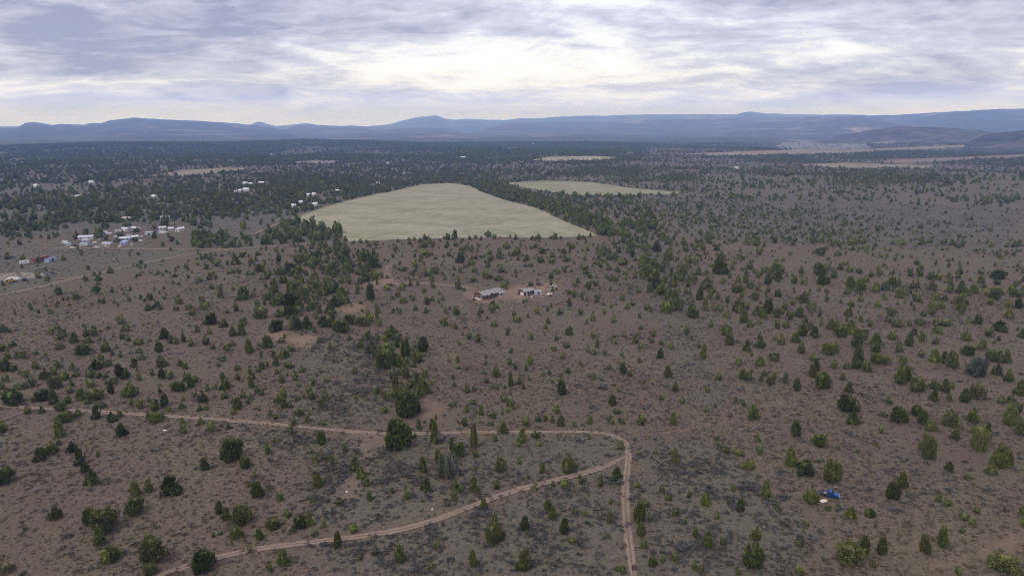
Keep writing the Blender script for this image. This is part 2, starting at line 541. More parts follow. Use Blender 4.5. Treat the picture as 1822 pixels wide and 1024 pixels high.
FIELDS = [
    ('field', [(520, 392), (545, 380), (590, 366), (640, 352), (700, 340), (755, 327), (800, 326), (838, 331), (860, 343), (905, 358), (955, 371), (1000, 392), (1040, 408), (1068, 421), (1000, 423), (800, 424), (700, 427), (618, 430), (606, 412), (560, 404)], 'field', 0.4),
    ('field', [(885, 326), (960, 322), (1050, 324), (1130, 336), (1212, 342), (1200, 346), (1050, 349), (1000, 345), (950, 337)], 'field_green', 0.5),
    ('field', [(945, 285), (975, 279.5), (1060, 277.5), (1105, 281), (1060, 285), (980, 288.5)], 'field', 0.6),
    ('field', [(265, 313), (330, 303), (400, 299), (447, 299.5), (420, 304), (330, 314)], 'field_tan', 0.6),
    ('field', [(512, 289), (560, 285), (625, 287), (560, 292)], 'field_grey', 0.6),
    ('field', [(1370, 263), (1395, 254), (1460, 250), (1540, 256), (1550, 264), (1450, 271)], 'field_grey', 0.6),
    ('field', [(1205, 274), (1400, 267), (1550, 265), (1735, 257), (1738, 261), (1520, 272), (1280, 277.5)], 'field_tan', 0.6),
    ('field', [(1405, 293), (1500, 290), (1662, 295), (1650, 299), (1500, 299)], 'field_tan', 0.6),
    ('field', [(1555, 288), (1600, 284), (1700, 280), (1840, 274), (1840, 279), (1700, 286), (1610, 291)], 'field_red', 0.6),
    ('field', [(1740, 249), (1790, 243), (1860, 240), (1860, 247), (1800, 250)], 'field_tan', 0.6),
    ('field', [(870, 265), (920, 263), (945, 265), (900, 267)], 'field_tan', 0.6),
]
for nm, poly, mt, lift in FIELDS:
    patch(nm, poly, M[mt], lift)

PADS = [
    ('bare_ground', [(-60, 488), (10, 486), (40, 484), (78, 485), (72, 494), (40, 497), (0, 503), (-60, 505)], 'pad', 0.12),
]
for nm, poly, mt, lift in PADS:
    patch(nm, poly, M[mt], lift, 12, 20)


def smooth_line(pts, n):
    pts = np.array(pts, float)
    d = np.concatenate([[0], np.cumsum(np.hypot(*(pts[1:, :2] - pts[:-1, :2]).T))])
    t = np.linspace(0, d[-1], n)
    out = np.stack([np.interp(t, d, pts[:, k]) for k in range(pts.shape[1])], -1)
    k = np.ones(5) / 5
    for _ in range(2):
        pad = np.vstack([out[:1]] * 2 + [out] + [out[-1:]] * 2)
        sm = np.stack([np.convolve(pad[:, c], k, 'valid') for c in range(out.shape[1])], -1)
        sm[0] = out[0]; sm[-1] = out[-1]; out = sm
    return out


TRACK_LINES = []


def track(name, pix, width, mat, lift=0.07, step=3.0):
    g = ground_at([p[0] for p in pix], [p[1] for p in pix])[:, :2]
    L = np.hypot(*(g[1:] - g[:-1]).T).sum()
    c = smooth_line(g, max(12, int(L / step)))
    TRACK_LINES.append((c, width))
    tg = np.gradient(c, axis=0); tg /= np.linalg.norm(tg, axis=1)[:, None] + 1e-9
    nr = np.stack([-tg[:, 1], tg[:, 0]], -1)
    V = []; ac = []
    cols = np.linspace(-1, 1, 9)
    for k in range(len(c)):
        wv = width * 0.5 * (0.85 + 0.35 * vnoise(k * 0.3, 2.0)) * min(1, 0.35 + 0.2 * min(k, len(c) - 1 - k))
        for q in cols:
            p = c[k] + nr[k] * wv * q
            dip = -0.05 * math.exp(-((abs(q) - 0.5) / 0.2) ** 2)
            V.append((p[0], p[1], float(hgt(*p)) + lift + dip + (-0.03 if abs(q) == 1 else 0)))
            ac.append(q)
    n = len(cols)
    F = [(k * n + j, k * n + j + 1, (k + 1) * n + j + 1, (k + 1) * n + j)[::-1] for k in range(len(c) - 1) for j in range(n - 1)]
    me = mesh(name, V, F, [mat], smooth=True)
    a = me.attributes.new('across', 'FLOAT', 'POINT'); a.data.foreach_set('value', np.array(ac, dtype=np.float32))
    tag(add(name, me), kind='structure')


track('dirt_track', [(1130, 1045), (1124, 1000), (1117, 950), (1112, 900), (1113, 855), (1119, 815), (1120, 795), (1115, 782), (1104, 773), (1085, 769), (1040, 767), (950, 768), (850, 768), (770, 770), (690, 772), (600, 765), (500, 755), (400, 746), (300, 740), (200, 733), (100, 727), (0, 722), (-120, 714)], 2.7, M['track'])
track('dirt_track', [(1112, 812), (1085, 826), (1050, 840), (980, 855), (900, 876), (830, 903), (760, 932), (690, 948), (620, 956), (540, 966), (450, 975), (380, 991), (320, 1009), (250, 1035)], 2.9, M['track'], 0.11)
track('dirt_track', [(1112, 776), (1150, 775), (1190, 770), (1230, 763), (1290, 752), (1340, 742)], 1.7, M['track_faint'], 0.13)
track('dirt_track', [(640, 505), (700, 503), (745, 503), (790, 506), (830, 511), (850, 514)], 3.6, M['track'], 0.1)
track('dirt_track', [(-40, 534), (40, 517), (130, 496), (200, 480), (290, 460), (350, 450), (440, 440), (520, 435), (600, 431.5), (700, 428)], 4.6, M['track'], 0.16, 6.0)
track('dirt_track', [(452, 418), (480, 404), (520, 389), (560, 375), (620, 357), (680, 343), (750, 326.5)], 5.0, M['track'], 0.6, 8.0)
track('dirt_track', [(60, 440.5), (180, 442), (260, 443), (330, 444), (450, 442)], 4.5, M['track'], 0.2, 6.0)
track('dirt_track', [(95, 495), (120, 494), (150, 492), (185, 484)], 4.0, M['track'], 0.22, 5.0)
track('dirt_track', [(0, 748), (30, 736), (60, 727)], 2.4, M['track_faint'], 0.12)


# ------------------------------------------------------------------ hills and mountains on the skyline
def hill(name, prof, D, W, mat, seed, rough=0.34, base=-14.0, cut=0):
    foot = D - W
    if D > 7000: D = D * 1.6
    W = D - foot; back = min(W, 1300)
    prof = np.array(prof, float)
    xs = np.arange(prof[0, 0], prof[-1, 0] + 0.1, 3.0)
    ys = np.interp(xs, prof[:, 0], prof[:, 1])
    k = np.array([0, 1, 2, 1, 0]) / 4.0
    ys = np.convolve(np.concatenate([[ys[0]] * 2, ys, [ys[-1]] * 2]), k, 'valid')
    ys = ys + (fbm(xs * 0.09, xs * 0 + seed, seed) - 0.5) * 1.6
    d = ray(xs, ys)
    az = np.arctan2(d[:, 0], d[:, 1]); el = d[:, 2] / np.hypot(d[:, 0], d[:, 1])
    ends = np.minimum(xs - xs[0], xs[-1] - xs)
    top = base + (CAM_H + D * el - base) * sstep(0, min(60, 0.2 * (xs[-1] - xs[0])), ends)
    ts = np.concatenate([np.linspace(-1, 0, 56), np.linspace(0.08, 1, 10)])
    A, T = np.meshgrid(az, ts)
    top = np.maximum(top, base + 2)[None, :] * np.ones_like(T)
    R = D + T * np.where(T < 0, W, back)
    X = R * np.sin(A); Y = R * np.cos(A)
    s = np.where(T < 0, (1 + T), (1 - T))
    s = s * s * (3 - 2 * s) * 0.45 + s ** 1.5 * 0.55
    g = fbm(X / 1100, Y / 1100, seed + 11, 5)
    amp = rough * 4 * s * (1 - s)
    z = base + (top - base) * np.clip(s * (1 + amp * (g - 0.5) * 3.2), 0, None)
    Z = np.minimum(z, CAM_H + (top - CAM_H) * R / D - np.abs(T) * 4)        # the crest stays the skyline
    V = np.stack([X, Y, Z], -1).reshape(-1, 3)
    n = len(xs)
    F = [(r * n + c, r * n + c + 1, (r + 1) * n + c + 1, (r + 1) * n + c)[::-1] for r in range(len(ts) - 1) for c in range(n - 1)]
    tag(add(name, mesh(name, V, F, [mat], smooth=True)), kind='structure')


hill('mountain', [(-420, 236), (-250, 230), (-120, 226), (0, 228), (30, 227), (45, 219), (60, 217), (75, 219), (92, 223), (110, 220), (130, 221), (150, 222), (160, 219), (180, 219), (195, 214), (240, 209), (280, 212), (330, 214), (370, 216), (410, 219), (450, 222), (490, 228), (540, 236), (580, 243)], 8800, 1900, M['hill'], 1)
hill('mountain', [(420, 232), (435, 224), (445, 219), (460, 216), (475, 220), (490, 224), (515, 222), (545, 219), (565, 222), (610, 230)], 14800, 1000, M['hill'], 2)
hill('hill', [(480, 236), (505, 227), (530, 223), (555, 222), (590, 223.5), (640, 224), (690, 230), (720, 236)], 9800, 1500, M['hill_bare'], 3)
hill('mountain', [(590, 234), (640, 226), (690, 221.5), (715, 215), (745, 208), (775, 205), (790, 210), (812, 213.5), (830, 211), (850, 213), (900, 213.5), (925, 210), (950, 211), (985, 208), (1030, 206), (1080, 206), (1130, 204), (1200, 203), (1260, 203.5), (1310, 203), (1335, 198), (1360, 201.5), (1420, 203.5), (1520, 204), (1600, 206)], 14800, 1100, M['hill'], 4)
hill('hill', [(820, 237), (860, 226), (885, 221), (920, 217), (960, 217.5), (1000, 216), (1080, 216.5), (1160, 214), (1250, 211), (1330, 209), (1400, 209), (1480, 211)], 9700, 1700, M['hill_bare'], 5)
hill('mountain', [(1380, 214), (1440, 208), (1520, 206), (1600, 204), (1700, 198), (1780, 194), (1840, 193), (1960, 196), (2250, 206)], 10400, 2000, M['hill'], 6)
hill('hill', [(1120, 242), (1200, 234), (1260, 228), (1340, 219), (1420, 214), (1500, 208), (1540, 207), (1580, 213), (1640, 223), (1690, 234), (1710, 240)], 7800, 1300, M['hill_bare'], 7, 0.3)
hill('hill', [(1650, 236), (1700, 227), (1728, 217), (1745, 215.5), (1762, 221), (1800, 218), (1840, 216), (1980, 214), (2200, 226)], 8600, 1200, M['hill'], 8)
hill('hill', [(1440, 247), (1500, 240), (1550, 231), (1600, 225.5), (1680, 226.5), (1740, 232), (1800, 240), (1830, 246)], 6200, 1000, M['hill_bare'], 9, 0.15, -8)
hill('hill', [(540, 240), (600, 236), (660, 232), (720, 228), (770, 227), (805, 229.5), (860, 238)], 7800, 1500, M['hill_bare'], 10, 0.15)
hill('hill', [(1700, 243), (1770, 237), (1830, 231), (1960, 228), (2200, 236)], 4700, 800, M['hill'], 11, 0.15, -8)
hill('hill', [(-900, 226), (-500, 224), (0, 224.5), (600, 225), (1100, 223), (1500, 222), (2000, 222), (2700, 224)], 15300, 600, M['hill'], 12, 0.1)


def haze():
    bm = MB().box(-26000, 26000, -26000, 26000, -60, 640)
    m = bpy.data.materials.new('haze_air'); m.use_nodes = True
    nt = m.node_tree
    nt.nodes.remove(nt.nodes['Principled BSDF'])
    v = nt.nodes.new('ShaderNodeVolumePrincipled')
    v.inputs['Color'].default_value = HAZE_COLOR
    v.inputs['Absorption Color'].default_value = (1, 1, 1, 1)
    v.inputs['Density'].default_value = HAZE_DENSITY
    v.inputs['Anisotropy'].default_value = 0.0
    nt.links.new(v.outputs[0], nt.nodes['Material Output'].inputs['Volume'])
    m.cycles.volume_sampling = 'DISTANCE'
    o = bm.build('haze', m)
    tag(o, 'pale blue haze filling the air over the plain', 'haze', kind='stuff')


HAZE_COLOR = (0.24, 0.42, 1.0, 1)
HAZE_DENSITY = 9.5e-5
haze()


# ------------------------------------------------------------------ junipers
# what the photograph shows, tile by tile: origin x, origin y, magnification, then x, foot, width, height of each tree in the tile
TILES = [
(0, 700, 2.939, "15,205,50,60 147,108,45,50 222,107,38,45 322,97,55,48 340,155,65,55 411,125,45,45 508,138,55,70 590,152,55,55 630,127,38,40 320,235,65,90 215,355,80,75 270,318,65,65 380,310,52,60 427,380,62,85 447,415,55,55 480,488,78,85 635,228,65,70 780,138,35,45 817,158,60,50 848,130,25,35 950,160,32,35 963,213,42,55 1051,165,33,45 1103,207,40,60 1196,188,30,38 30,480,85,85 1222,360,110,115 1285,393,50,60 1073,405,48,70 712,545,62,78 783,523,52,68 895,545,105,115 708,640,88,85 297,660,65,78 467,693,75,98 545,745,125,120 530,803,60,100 575,908,118,100 808,905,110,140 785,960,70,60 1150,633,50,75 1185,672,52,75 1262,700,85,100 1240,768,75,75 1348,550,70,90 1330,445,38,40 1312,495,30,35 1360,770,45,65 1070,945,110,110 1310,835,30,35 1490,905,75,90 1410,935,40,55 1665,500,65,85 1677,270,60,75 1645,368,40,60 1625,318,35,28 1397,320,25,65 1435,258,18,35 1524,215,28,45 1548,258,18,25 1505,650,55,42 1620,700,50,75 1570,712,60,60 1530,735,40,35 1435,715,50,55 1395,700,30,30 1465,562,38,38 1420,505,30,28 1697,705,22,50 1780,590,40,48 1770,810,55,85 1637,573,28,35 1735,380,30,55 1695,350,22,28 1155,740,28,22 1118,752,25,28 1213,797,22,22 1645,750,35,35 30,945,90,55 120,950,28,20"),
(600, 700, 2.939, "315,308,135,160 380,235,30,45 408,232,18,25 507,265,45,110 603,300,45,65 632,338,60,70 716,290,42,130 722,335,38,45 530,370,50,75 452,420,55,80 95,412,55,78 127,450,60,70 570,465,90,130 615,500,40,60 608,563,35,70 647,520,32,50 717,520,55,80 462,517,60,70 855,415,62,80 837,502,38,45 987,455,28,30 1070,418,32,50 1210,422,85,110 1267,445,25,28 1278,475,28,38 1373,492,32,60 1460,460,65,75 1187,500,45,52 1127,490,28,38 1033,515,28,42 950,373,30,35 967,265,48,75 1035,240,45,50 1055,278,35,25 1317,240,18,30 822,255,28,40 1482,297,40,50 1580,325,30,25 1768,370,42,85 870,215,55,65 155,488,32,48 17,590,35,48 85,733,45,48 770,612,45,60 1100,622,50,70 1127,668,45,75 1243,635,25,45 1297,645,25,40 1425,680,40,65 822,730,45,95 815,790,75,90 857,770,45,55 982,722,45,80 1187,745,55,90 328,892,65,85 712,912,52,85 975,935,75,105 525,815,38,55 202,852,35,48 120,870,28,38 365,560,32,55 288,525,28,35 172,565,28,50 650,432,25,25 715,405,32,30 1575,685,80,115 1612,595,45,50 1635,672,30,45 1588,752,60,80 1605,815,42,55 1648,912,55,65 1705,885,35,40 1762,885,32,48 1695,525,38,50 1732,562,40,38 1772,645,42,55 1565,495,32,35 1485,940,55,45 1430,580,25,28 1470,585,22,28 1410,760,35,30 1228,790,32,40 495,930,40,50"),
(1200, 700, 2.929, "405,138,65,75 318,55,25,40 358,68,22,30 628,228,55,90 752,280,75,60 895,102,75,85 925,168,62,75 952,90,30,50 1090,123,42,32 1165,158,72,80 1112,55,40,45 1262,120,60,50 1290,165,60,80 1333,200,65,68 1435,178,85,90 1550,155,65,75 1465,245,45,58 1590,305,75,130 1628,245,48,90 1570,210,40,45 1745,170,75,110 1805,225,60,100 1793,105,35,55 1348,40,50,60 1428,45,35,55 1312,348,65,115 1307,235,30,40 1425,408,48,55 1685,395,80,125 1743,378,45,75 1642,425,65,60 1528,447,42,32 602,385,72,95 675,435,85,75 820,478,95,105 713,582,90,95 468,548,62,85 1130,558,75,100 1180,497,62,80 915,655,60,65 1010,652,65,50 1373,565,28,40 1420,588,42,38 1575,627,30,30 1502,660,55,40 1550,690,35,40 1498,730,28,38 1305,838,58,105 1390,803,62,110 985,835,68,85 1080,845,62,95 905,895,135,105 1710,945,140,95 1480,945,35,35 408,925,118,160 420,765,62,70 170,815,58,85 107,748,32,50 250,793,42,42 650,802,40,45 640,940,65,40 545,925,30,28 345,620,45,70 535,612,40,42 160,590,62,70 308,512,32,45 280,580,22,45 75,545,28,38 15,635,30,48 55,680,28,38 218,655,35,35 267,315,35,40 325,325,40,35 355,328,28,25 393,402,42,55 360,395,40,32 428,258,40,55 440,320,30,45 220,247,22,28 238,275,22,25 118,415,20,25 370,495,28,22 1812,690,35,50 1805,635,35,45 1075,210,25,35 955,310,22,28 1053,275,22,25 740,360,25,20 850,295,25,22 685,690,30,25 800,612,25,28 1045,700,22,28 138,940,30,50 330,945,35,25 100,920,35,50 685,835,30,25"),
(1150, 570, 5.359, "385,135,55,80 610,70,50,80 430,195,30,55 535,365,75,130 505,270,40,45 765,150,110,110 785,240,95,130 1080,185,60,70 1085,265,95,95 955,300,85,110 1290,240,75,105 1230,200,40,65 1430,215,100,110 1490,155,80,120 1465,320,75,110 1560,95,80,90 1600,165,90,110 990,70,70,75 1070,45,70,55 1245,80,60,80 1330,75,80,80 1730,330,105,110 1800,315,60,130 1580,395,75,80 1620,485,70,130 1580,550,75,140 1790,465,70,100 1670,660,120,145 1730,645,60,110 1435,675,90,130 1320,600,50,100 1180,630,70,100 1215,580,65,100 1095,585,60,65 1120,540,60,80 970,585,70,105 915,570,80,110 1005,500,50,50 875,435,70,90 1075,440,110,105 1215,400,85,95 695,575,60,70 845,785,45,60 920,655,30,30 860,215,30,28 1750,95,90,110"),
(1480, 570, 5.327, "1330,540,220,190 1370,760,140,160 85,160,110,110 190,140,100,120 230,260,110,160 300,190,70,110 420,250,120,130 390,310,100,90 240,460,140,210 140,465,85,80 330,495,110,110 410,410,110,90 480,430,120,90 575,190,75,75 630,305,70,100 730,250,85,140 775,140,60,70 850,205,60,100 665,440,60,110 640,615,120,160 710,580,90,150 800,680,130,130 840,350,80,75 970,400,120,130 1060,410,80,110 1140,460,130,170 1005,135,80,80 1265,195,100,120 1290,335,120,90 1415,280,90,110 1490,155,90,75 1580,110,135,110 1580,195,50,60 1510,390,110,95 1590,405,110,115 1650,410,80,120 1555,525,90,110 1675,585,100,120 1810,170,90,100 1780,720,110,150 970,660,110,100 950,770,80,100 1070,690,90,130 1110,780,60,110 1130,650,60,70 1260,790,110,150 165,690,90,110 100,570,65,75 530,790,75,80 140,800,90,70 20,460,55,90 980,230,60,70 1540,220,40,40 285,715,30,40 1600,790,90,80 1690,790,90,90 620,70,110,70 1080,60,110,70"),
(1100, 430, 4.924, "330,90,90,100 440,165,90,110 610,195,70,80 260,130,70,60 680,195,50,65 900,165,70,90 860,80,60,60 670,80,50,55 735,80,60,80 590,90,60,55 1235,120,60,75 1150,245,80,75 1385,280,130,120 1115,370,70,120 1150,415,70,65 1310,380,70,110 1390,330,90,80 890,290,110,120 700,295,55,75 545,290,90,110 270,300,110,110 210,230,80,80 300,350,110,110 330,420,85,110 480,400,90,100 500,520,80,110 470,610,110,110 545,605,50,65 650,670,80,95 590,465,50,65 627,460,35,55 760,420,130,120 710,510,80,110 800,510,50,90 870,510,50,70 765,610,60,110 640,575,40,70 890,610,70,75 950,670,60,75 955,540,45,65 1010,610,35,50 1045,450,100,80 1060,580,100,100 1130,600,40,60 1100,715,75,110 1160,750,65,100 1225,730,70,95 1210,650,80,90 1265,680,70,90 1310,630,110,140 1390,670,70,80 1390,765,60,80 1465,755,100,110 1500,690,60,90 1590,665,90,100 1690,620,70,90 1680,780,70,90 1610,785,70,80 1640,720,50,80 1765,660,40,80 1775,740,40,80 1635,540,100,100 1400,485,80,80 1540,370,60,75 1630,380,70,85 1310,445,60,60 1225,440,55,80 1600,280,45,70 1770,300,90,110 1770,130,70,80 1790,380,90,80 1755,440,35,50 810,755,60,95 600,790,50,60 945,790,90,70 400,210,50,60 410,335,50,60 460,305,35,70 1280,270,70,60 920,370,50,60 975,320,30,50 1225,320,45,65 1000,230,40,50 1050,360,50,65 1200,520,60,70 1740,255,60,70 1430,640,60,60 1460,600,60,60 620,350,60,60 550,350,50,60"),
(1460, 430, 5.033, "180,255,60,60 265,275,80,55 345,290,50,55 515,315,55,60 515,265,40,60 410,365,75,65 450,320,50,50 260,425,90,120 350,440,110,120 490,460,80,90 570,440,80,90 640,390,90,90 700,410,60,80 700,505,90,90 750,475,70,90 805,315,45,70 885,315,60,75 985,345,75,65 1060,345,70,60 1140,330,50,60 820,425,60,70 860,420,50,80 1000,440,100,100 1165,420,50,100 1020,530,80,90 1110,535,70,60 1150,460,70,60 1250,470,70,110 1250,560,90,110 1255,620,90,90 1370,465,90,90 1440,375,75,70 1590,340,110,80 1580,385,70,50 1500,490,90,80 1560,520,90,100 1520,570,60,60 1620,480,50,60 1710,480,80,90 1740,400,60,60 1770,500,70,70 1680,595,80,85 1770,600,80,100 1690,690,90,95 1590,795,130,110 1410,740,85,90 1325,730,55,65 1110,760,110,110 1030,750,60,90 990,655,75,100 985,580,60,60 1080,605,65,80 920,670,60,60 860,540,75,60 690,770,110,110 600,730,80,80 630,670,75,80 530,680,40,40 505,590,75,65 570,525,65,60 355,540,65,65 240,670,90,90 230,720,30,60 80,780,90,95 145,770,50,75 270,800,100,90 180,800,80,60 360,725,55,65 435,765,50,65 875,755,50,70 790,760,50,65 840,615,30,55 925,745,35,55 30,410,90,100 110,330,65,80 30,300,60,100 50,540,40,80 50,460,50,45 1240,220,40,60 1040,800,70,45 1230,330,60,60 70,250,50,50"),
(620, 580, 5.359, "405,85,100,90 470,110,50,60 280,145,45,75 350,150,55,80 190,130,60,90 210,265,120,140 120,215,70,100 450,210,65,90 545,310,110,200 715,255,100,160 630,225,40,60 250,310,50,60 340,410,140,150 460,390,120,120 445,575,70,110 500,470,90,90 550,500,90,140 515,650,110,110 580,600,80,80 720,660,130,130 660,700,120,120 560,890,190,240 640,830,130,150 500,850,110,150 65,465,50,85 165,490,40,60 280,645,45,60 340,712,40,80 345,835,60,75 205,920,40,40 675,990,65,105 800,985,60,110 835,890,25,50 1000,505,35,50 1008,585,45,55 1130,640,70,105 1195,615,40,40 1000,770,55,50 1185,750,60,50 1125,830,45,75 1270,855,60,95 1215,835,45,45 1380,890,55,60 1110,960,60,80 1360,950,50,40 1690,960,85,90 1810,920,60,75 1480,730,70,70 1545,770,80,70 1580,800,40,40 1515,830,40,50 1415,490,90,110 1545,580,70,130 1635,560,70,90 1670,605,40,55 1720,525,30,60 1320,550,50,50 1380,600,45,50 1425,610,35,50 1590,415,45,80 1540,375,60,60 1735,375,75,100 1695,430,40,70 1040,355,45,75 1050,415,40,40 1285,460,45,50 1230,160,60,85 1150,130,45,60 1060,190,35,50 1430,190,30,45 1740,135,60,70 1515,90,40,65 1550,260,40,50 1310,375,30,45"),
(940, 580, 4.924, "290,615,95,150 730,705,80,110 830,420,75,110 890,445,50,50 1220,458,70,105 1290,575,60,85 1155,285,80,90 1250,205,45,60 305,298,50,75 455,350,45,45 350,420,45,55 360,85,85,85 1345,682,60,65 1165,655,50,50 1575,585,55,65 290,880,90,90 95,860,80,90 210,850,40,70 245,770,55,80 535,865,55,75 770,775,60,50 740,865,50,50 820,860,50,55 990,870,80,85 700,825,55,50 1275,870,65,110 1560,755,50,45 1635,715,35,45 565,115,40,65 605,195,45,90 835,100,55,50 935,160,65,75 985,200,60,60 750,160,70,60 1090,95,40,55 1075,150,50,50 1160,170,60,50 570,255,60,45 525,230,40,55 665,265,35,55 820,265,35,45 970,325,50,55 1000,510,40,45 575,470,45,60 535,450,35,35 645,480,30,40 710,380,30,40 340,195,70,45 225,225,45,45 245,130,40,70 20,125,50,65 285,455,35,45 130,440,35,40 180,430,35,45 205,500,40,35 20,335,90,70"),
(0, 500, 4.267, "20,535,60,60 100,500,55,55 25,390,60,70 75,390,35,35 435,380,60,65 390,410,45,50 450,450,65,55 480,410,40,45 565,470,75,85 660,420,65,70 720,420,60,85 675,475,75,60 455,520,65,65 640,570,100,85 808,540,75,90 770,605,45,60 735,675,80,85 820,655,60,60 755,455,35,40 930,445,40,75 975,460,35,60 960,385,60,70 920,330,60,65 1130,225,75,60 1140,145,55,50 1250,440,90,85 1330,480,45,55 1060,490,90,55 1205,545,70,90 1060,550,50,50 1235,655,90,100 1020,660,50,75 1080,600,45,55 915,580,35,50 855,565,30,45 165,590,65,60 60,590,45,55 100,685,70,50 30,690,80,90 270,670,70,65 190,735,65,60 440,665,60,65 340,745,75,80 415,720,60,70 490,755,70,60 555,675,45,65 580,730,55,55 685,735,75,65 740,740,60,50 800,740,40,45 690,815,70,70 910,735,75,110 960,745,75,80 875,790,50,60 845,860,55,95 990,885,120,110 1230,745,70,85 1285,750,70,70 1155,720,45,55 1060,760,35,60 1350,840,95,75 1215,855,35,60 1255,955,65,100 1170,990,60,75 1070,970,60,75 1000,940,40,45 1130,920,40,40 50,770,60,70 15,825,45,65 145,825,65,60 200,820,40,55 250,805,50,75 420,820,90,95 545,805,40,65 530,855,50,50 620,905,90,90 720,910,100,85 320,915,90,80 415,935,80,110 515,935,45,65 665,940,45,50 730,960,45,50 790,965,60,45 100,945,140,110 475,975,75,80 1385,975,55,60 1280,995,40,40 1395,465,40,90"),
(300, 580, 5.359, "20,165,60,80 65,180,50,60 160,160,80,100 220,195,55,70 360,180,80,100 425,225,55,60 770,262,90,130 565,250,60,80 610,195,60,60 945,215,130,130 870,195,50,40 1080,165,90,60 1030,385,70,110 1110,310,110,90 1000,310,40,80 1170,250,75,70 885,310,30,90 515,345,65,65 480,385,50,40 655,430,70,65 775,465,55,90 895,415,70,75 855,440,50,50 940,385,30,60 1150,410,90,70 1030,460,50,55 1540,230,35,85 1435,165,60,70 1780,465,50,90 1725,135,45,60 110,385,50,60 165,415,65,70 215,590,80,140 160,530,50,90 265,545,60,70 60,625,60,55 110,625,60,75 15,510,60,60 510,510,60,70 545,610,110,110 445,610,60,60 660,515,50,70 790,595,80,110 815,510,40,70 845,645,65,85 890,665,60,75 540,695,100,80 325,735,100,110 240,680,60,50 370,620,45,60 140,715,45,55 125,795,65,55 300,810,60,70 360,805,55,60 660,800,110,120 615,755,45,70 620,845,55,60 715,695,65,75 780,705,45,65 760,745,45,45 860,805,35,45 970,865,45,75 1020,890,50,50 1040,740,75,85 1100,790,75,110 1100,690,50,100 1165,785,35,70 1230,715,55,55 1365,705,75,100 1330,640,70,80 1290,690,35,50 1460,775,90,90 1500,715,75,100 1240,865,90,90 1195,960,55,110 1330,930,65,85 1345,850,30,70 1475,955,40,55 1270,445,60,70 1210,525,60,100 1240,585,45,60 1080,545,55,75 1415,485,45,40 1450,450,30,50 1385,570,45,80 1500,545,40,60"),
(300, 430, 5.359, "715,555,150,135 805,525,50,50 880,735,105,110 850,660,55,90 1030,855,120,100 645,665,60,95 235,710,75,85 345,655,75,75 405,795,85,100 275,865,60,90 530,820,80,90 610,905,90,100 700,900,100,130 1050,190,60,90 890,290,100,90 940,360,70,60 460,235,80,65 640,220,110,80 800,205,45,55 850,135,60,50 700,150,60,45 385,365,45,55 290,390,70,50 410,455,55,55 490,535,60,110 610,300,70,45 1000,490,90,75 1160,300,110,90 1240,310,90,100 1100,400,100,90 1270,400,70,80 1300,150,80,90 1520,110,80,70 1660,170,110,120 1590,230,90,80 1460,280,80,80 1690,290,70,90 1740,230,60,70 1640,400,70,90 1550,330,80,70 1180,500,110,110 1260,560,120,120 1170,620,130,120 1240,650,100,100 1160,710,110,90 1080,550,90,80 1480,520,110,110 1560,470,110,100 1650,540,110,110 1590,620,110,100 1410,560,90,80 1420,690,70,80 1540,690,110,110 1470,820,110,110 1550,820,100,110 1650,880,160,120 1730,790,110,90 1230,840,100,130 1310,830,110,120 1360,640,90,80 1330,480,90,80 1160,845,50,60 1370,410,80,70 1720,405,40,70 1800,500,50,90 1500,410,90,80 180,650,60,60 75,660,60,60 100,570,60,50 60,340,45,45"),
(620, 420, 5.359, "170,250,90,110 240,310,90,110 170,340,90,100 170,440,90,90 260,420,90,90 110,460,80,80 110,560,80,95 210,610,80,160 60,530,50,45 190,770,60,70 275,790,40,110 300,865,50,75 130,860,120,90 20,850,90,90 370,525,70,55 475,585,60,80 525,645,65,70 420,615,60,50 735,385,60,80 780,370,50,40 590,480,35,65 655,475,40,65 630,295,70,65 450,130,70,45 720,190,80,65 795,430,50,50 830,370,60,80 1070,255,100,100 1050,445,40,60 1065,350,45,80 1200,350,50,75 1310,415,70,95 1460,350,90,75 1440,220,70,85 1610,180,90,80 1130,140,70,70 1350,180,60,50 1500,130,60,60 1170,280,80,60 1185,440,55,50 1430,430,90,55 1485,490,80,45 1735,490,45,55 1030,760,65,90 740,740,50,70 640,710,45,60 750,660,60,75 800,620,55,55 610,620,60,55 860,640,35,45 910,860,70,95 1020,890,50,60 1240,755,35,45 1390,865,80,55 1610,820,100,60 1420,690,45,35 1580,770,40,60 120,650,40,40 1795,745,50,70 1710,780,30,45 940,120,40,50 960,195,45,50 690,250,45,60 920,420,35,50 490,280,30,45 485,330,35,35 1018,25,60,80"),
(940, 420, 6.022, "120,845,60,75 210,945,60,80 180,1005,60,60 335,845,70,65 440,760,50,100 495,655,55,80 650,580,60,95 525,505,60,70 490,540,45,50 570,660,40,60 625,705,35,60 690,915,60,110 625,945,40,60 1010,695,70,65 1105,755,45,65 1060,790,60,60 1255,800,50,70 1295,780,35,50 910,930,65,90 810,830,60,55 880,585,40,55 880,490,60,70 940,490,50,60 860,370,80,60 800,210,90,110 870,260,80,90 930,255,70,80 1000,320,110,80 1040,290,80,60 740,310,90,60 600,370,80,60 400,280,70,70 250,300,80,70 130,290,80,70 140,190,70,60 380,190,80,60 460,140,60,50 80,130,60,60 740,170,50,80 1140,450,60,80 1190,880,45,60 1210,1000,60,45 920,100,60,60 620,410,60,50 240,525,45,50 30,540,60,55 115,25,50,45"),
(780, 390, 3.0, "90,98,42,45 265,98,42,42 540,105,30,25 30,105,18,15 170,104,15,12 200,104,22,18 330,104,15,14"),
]


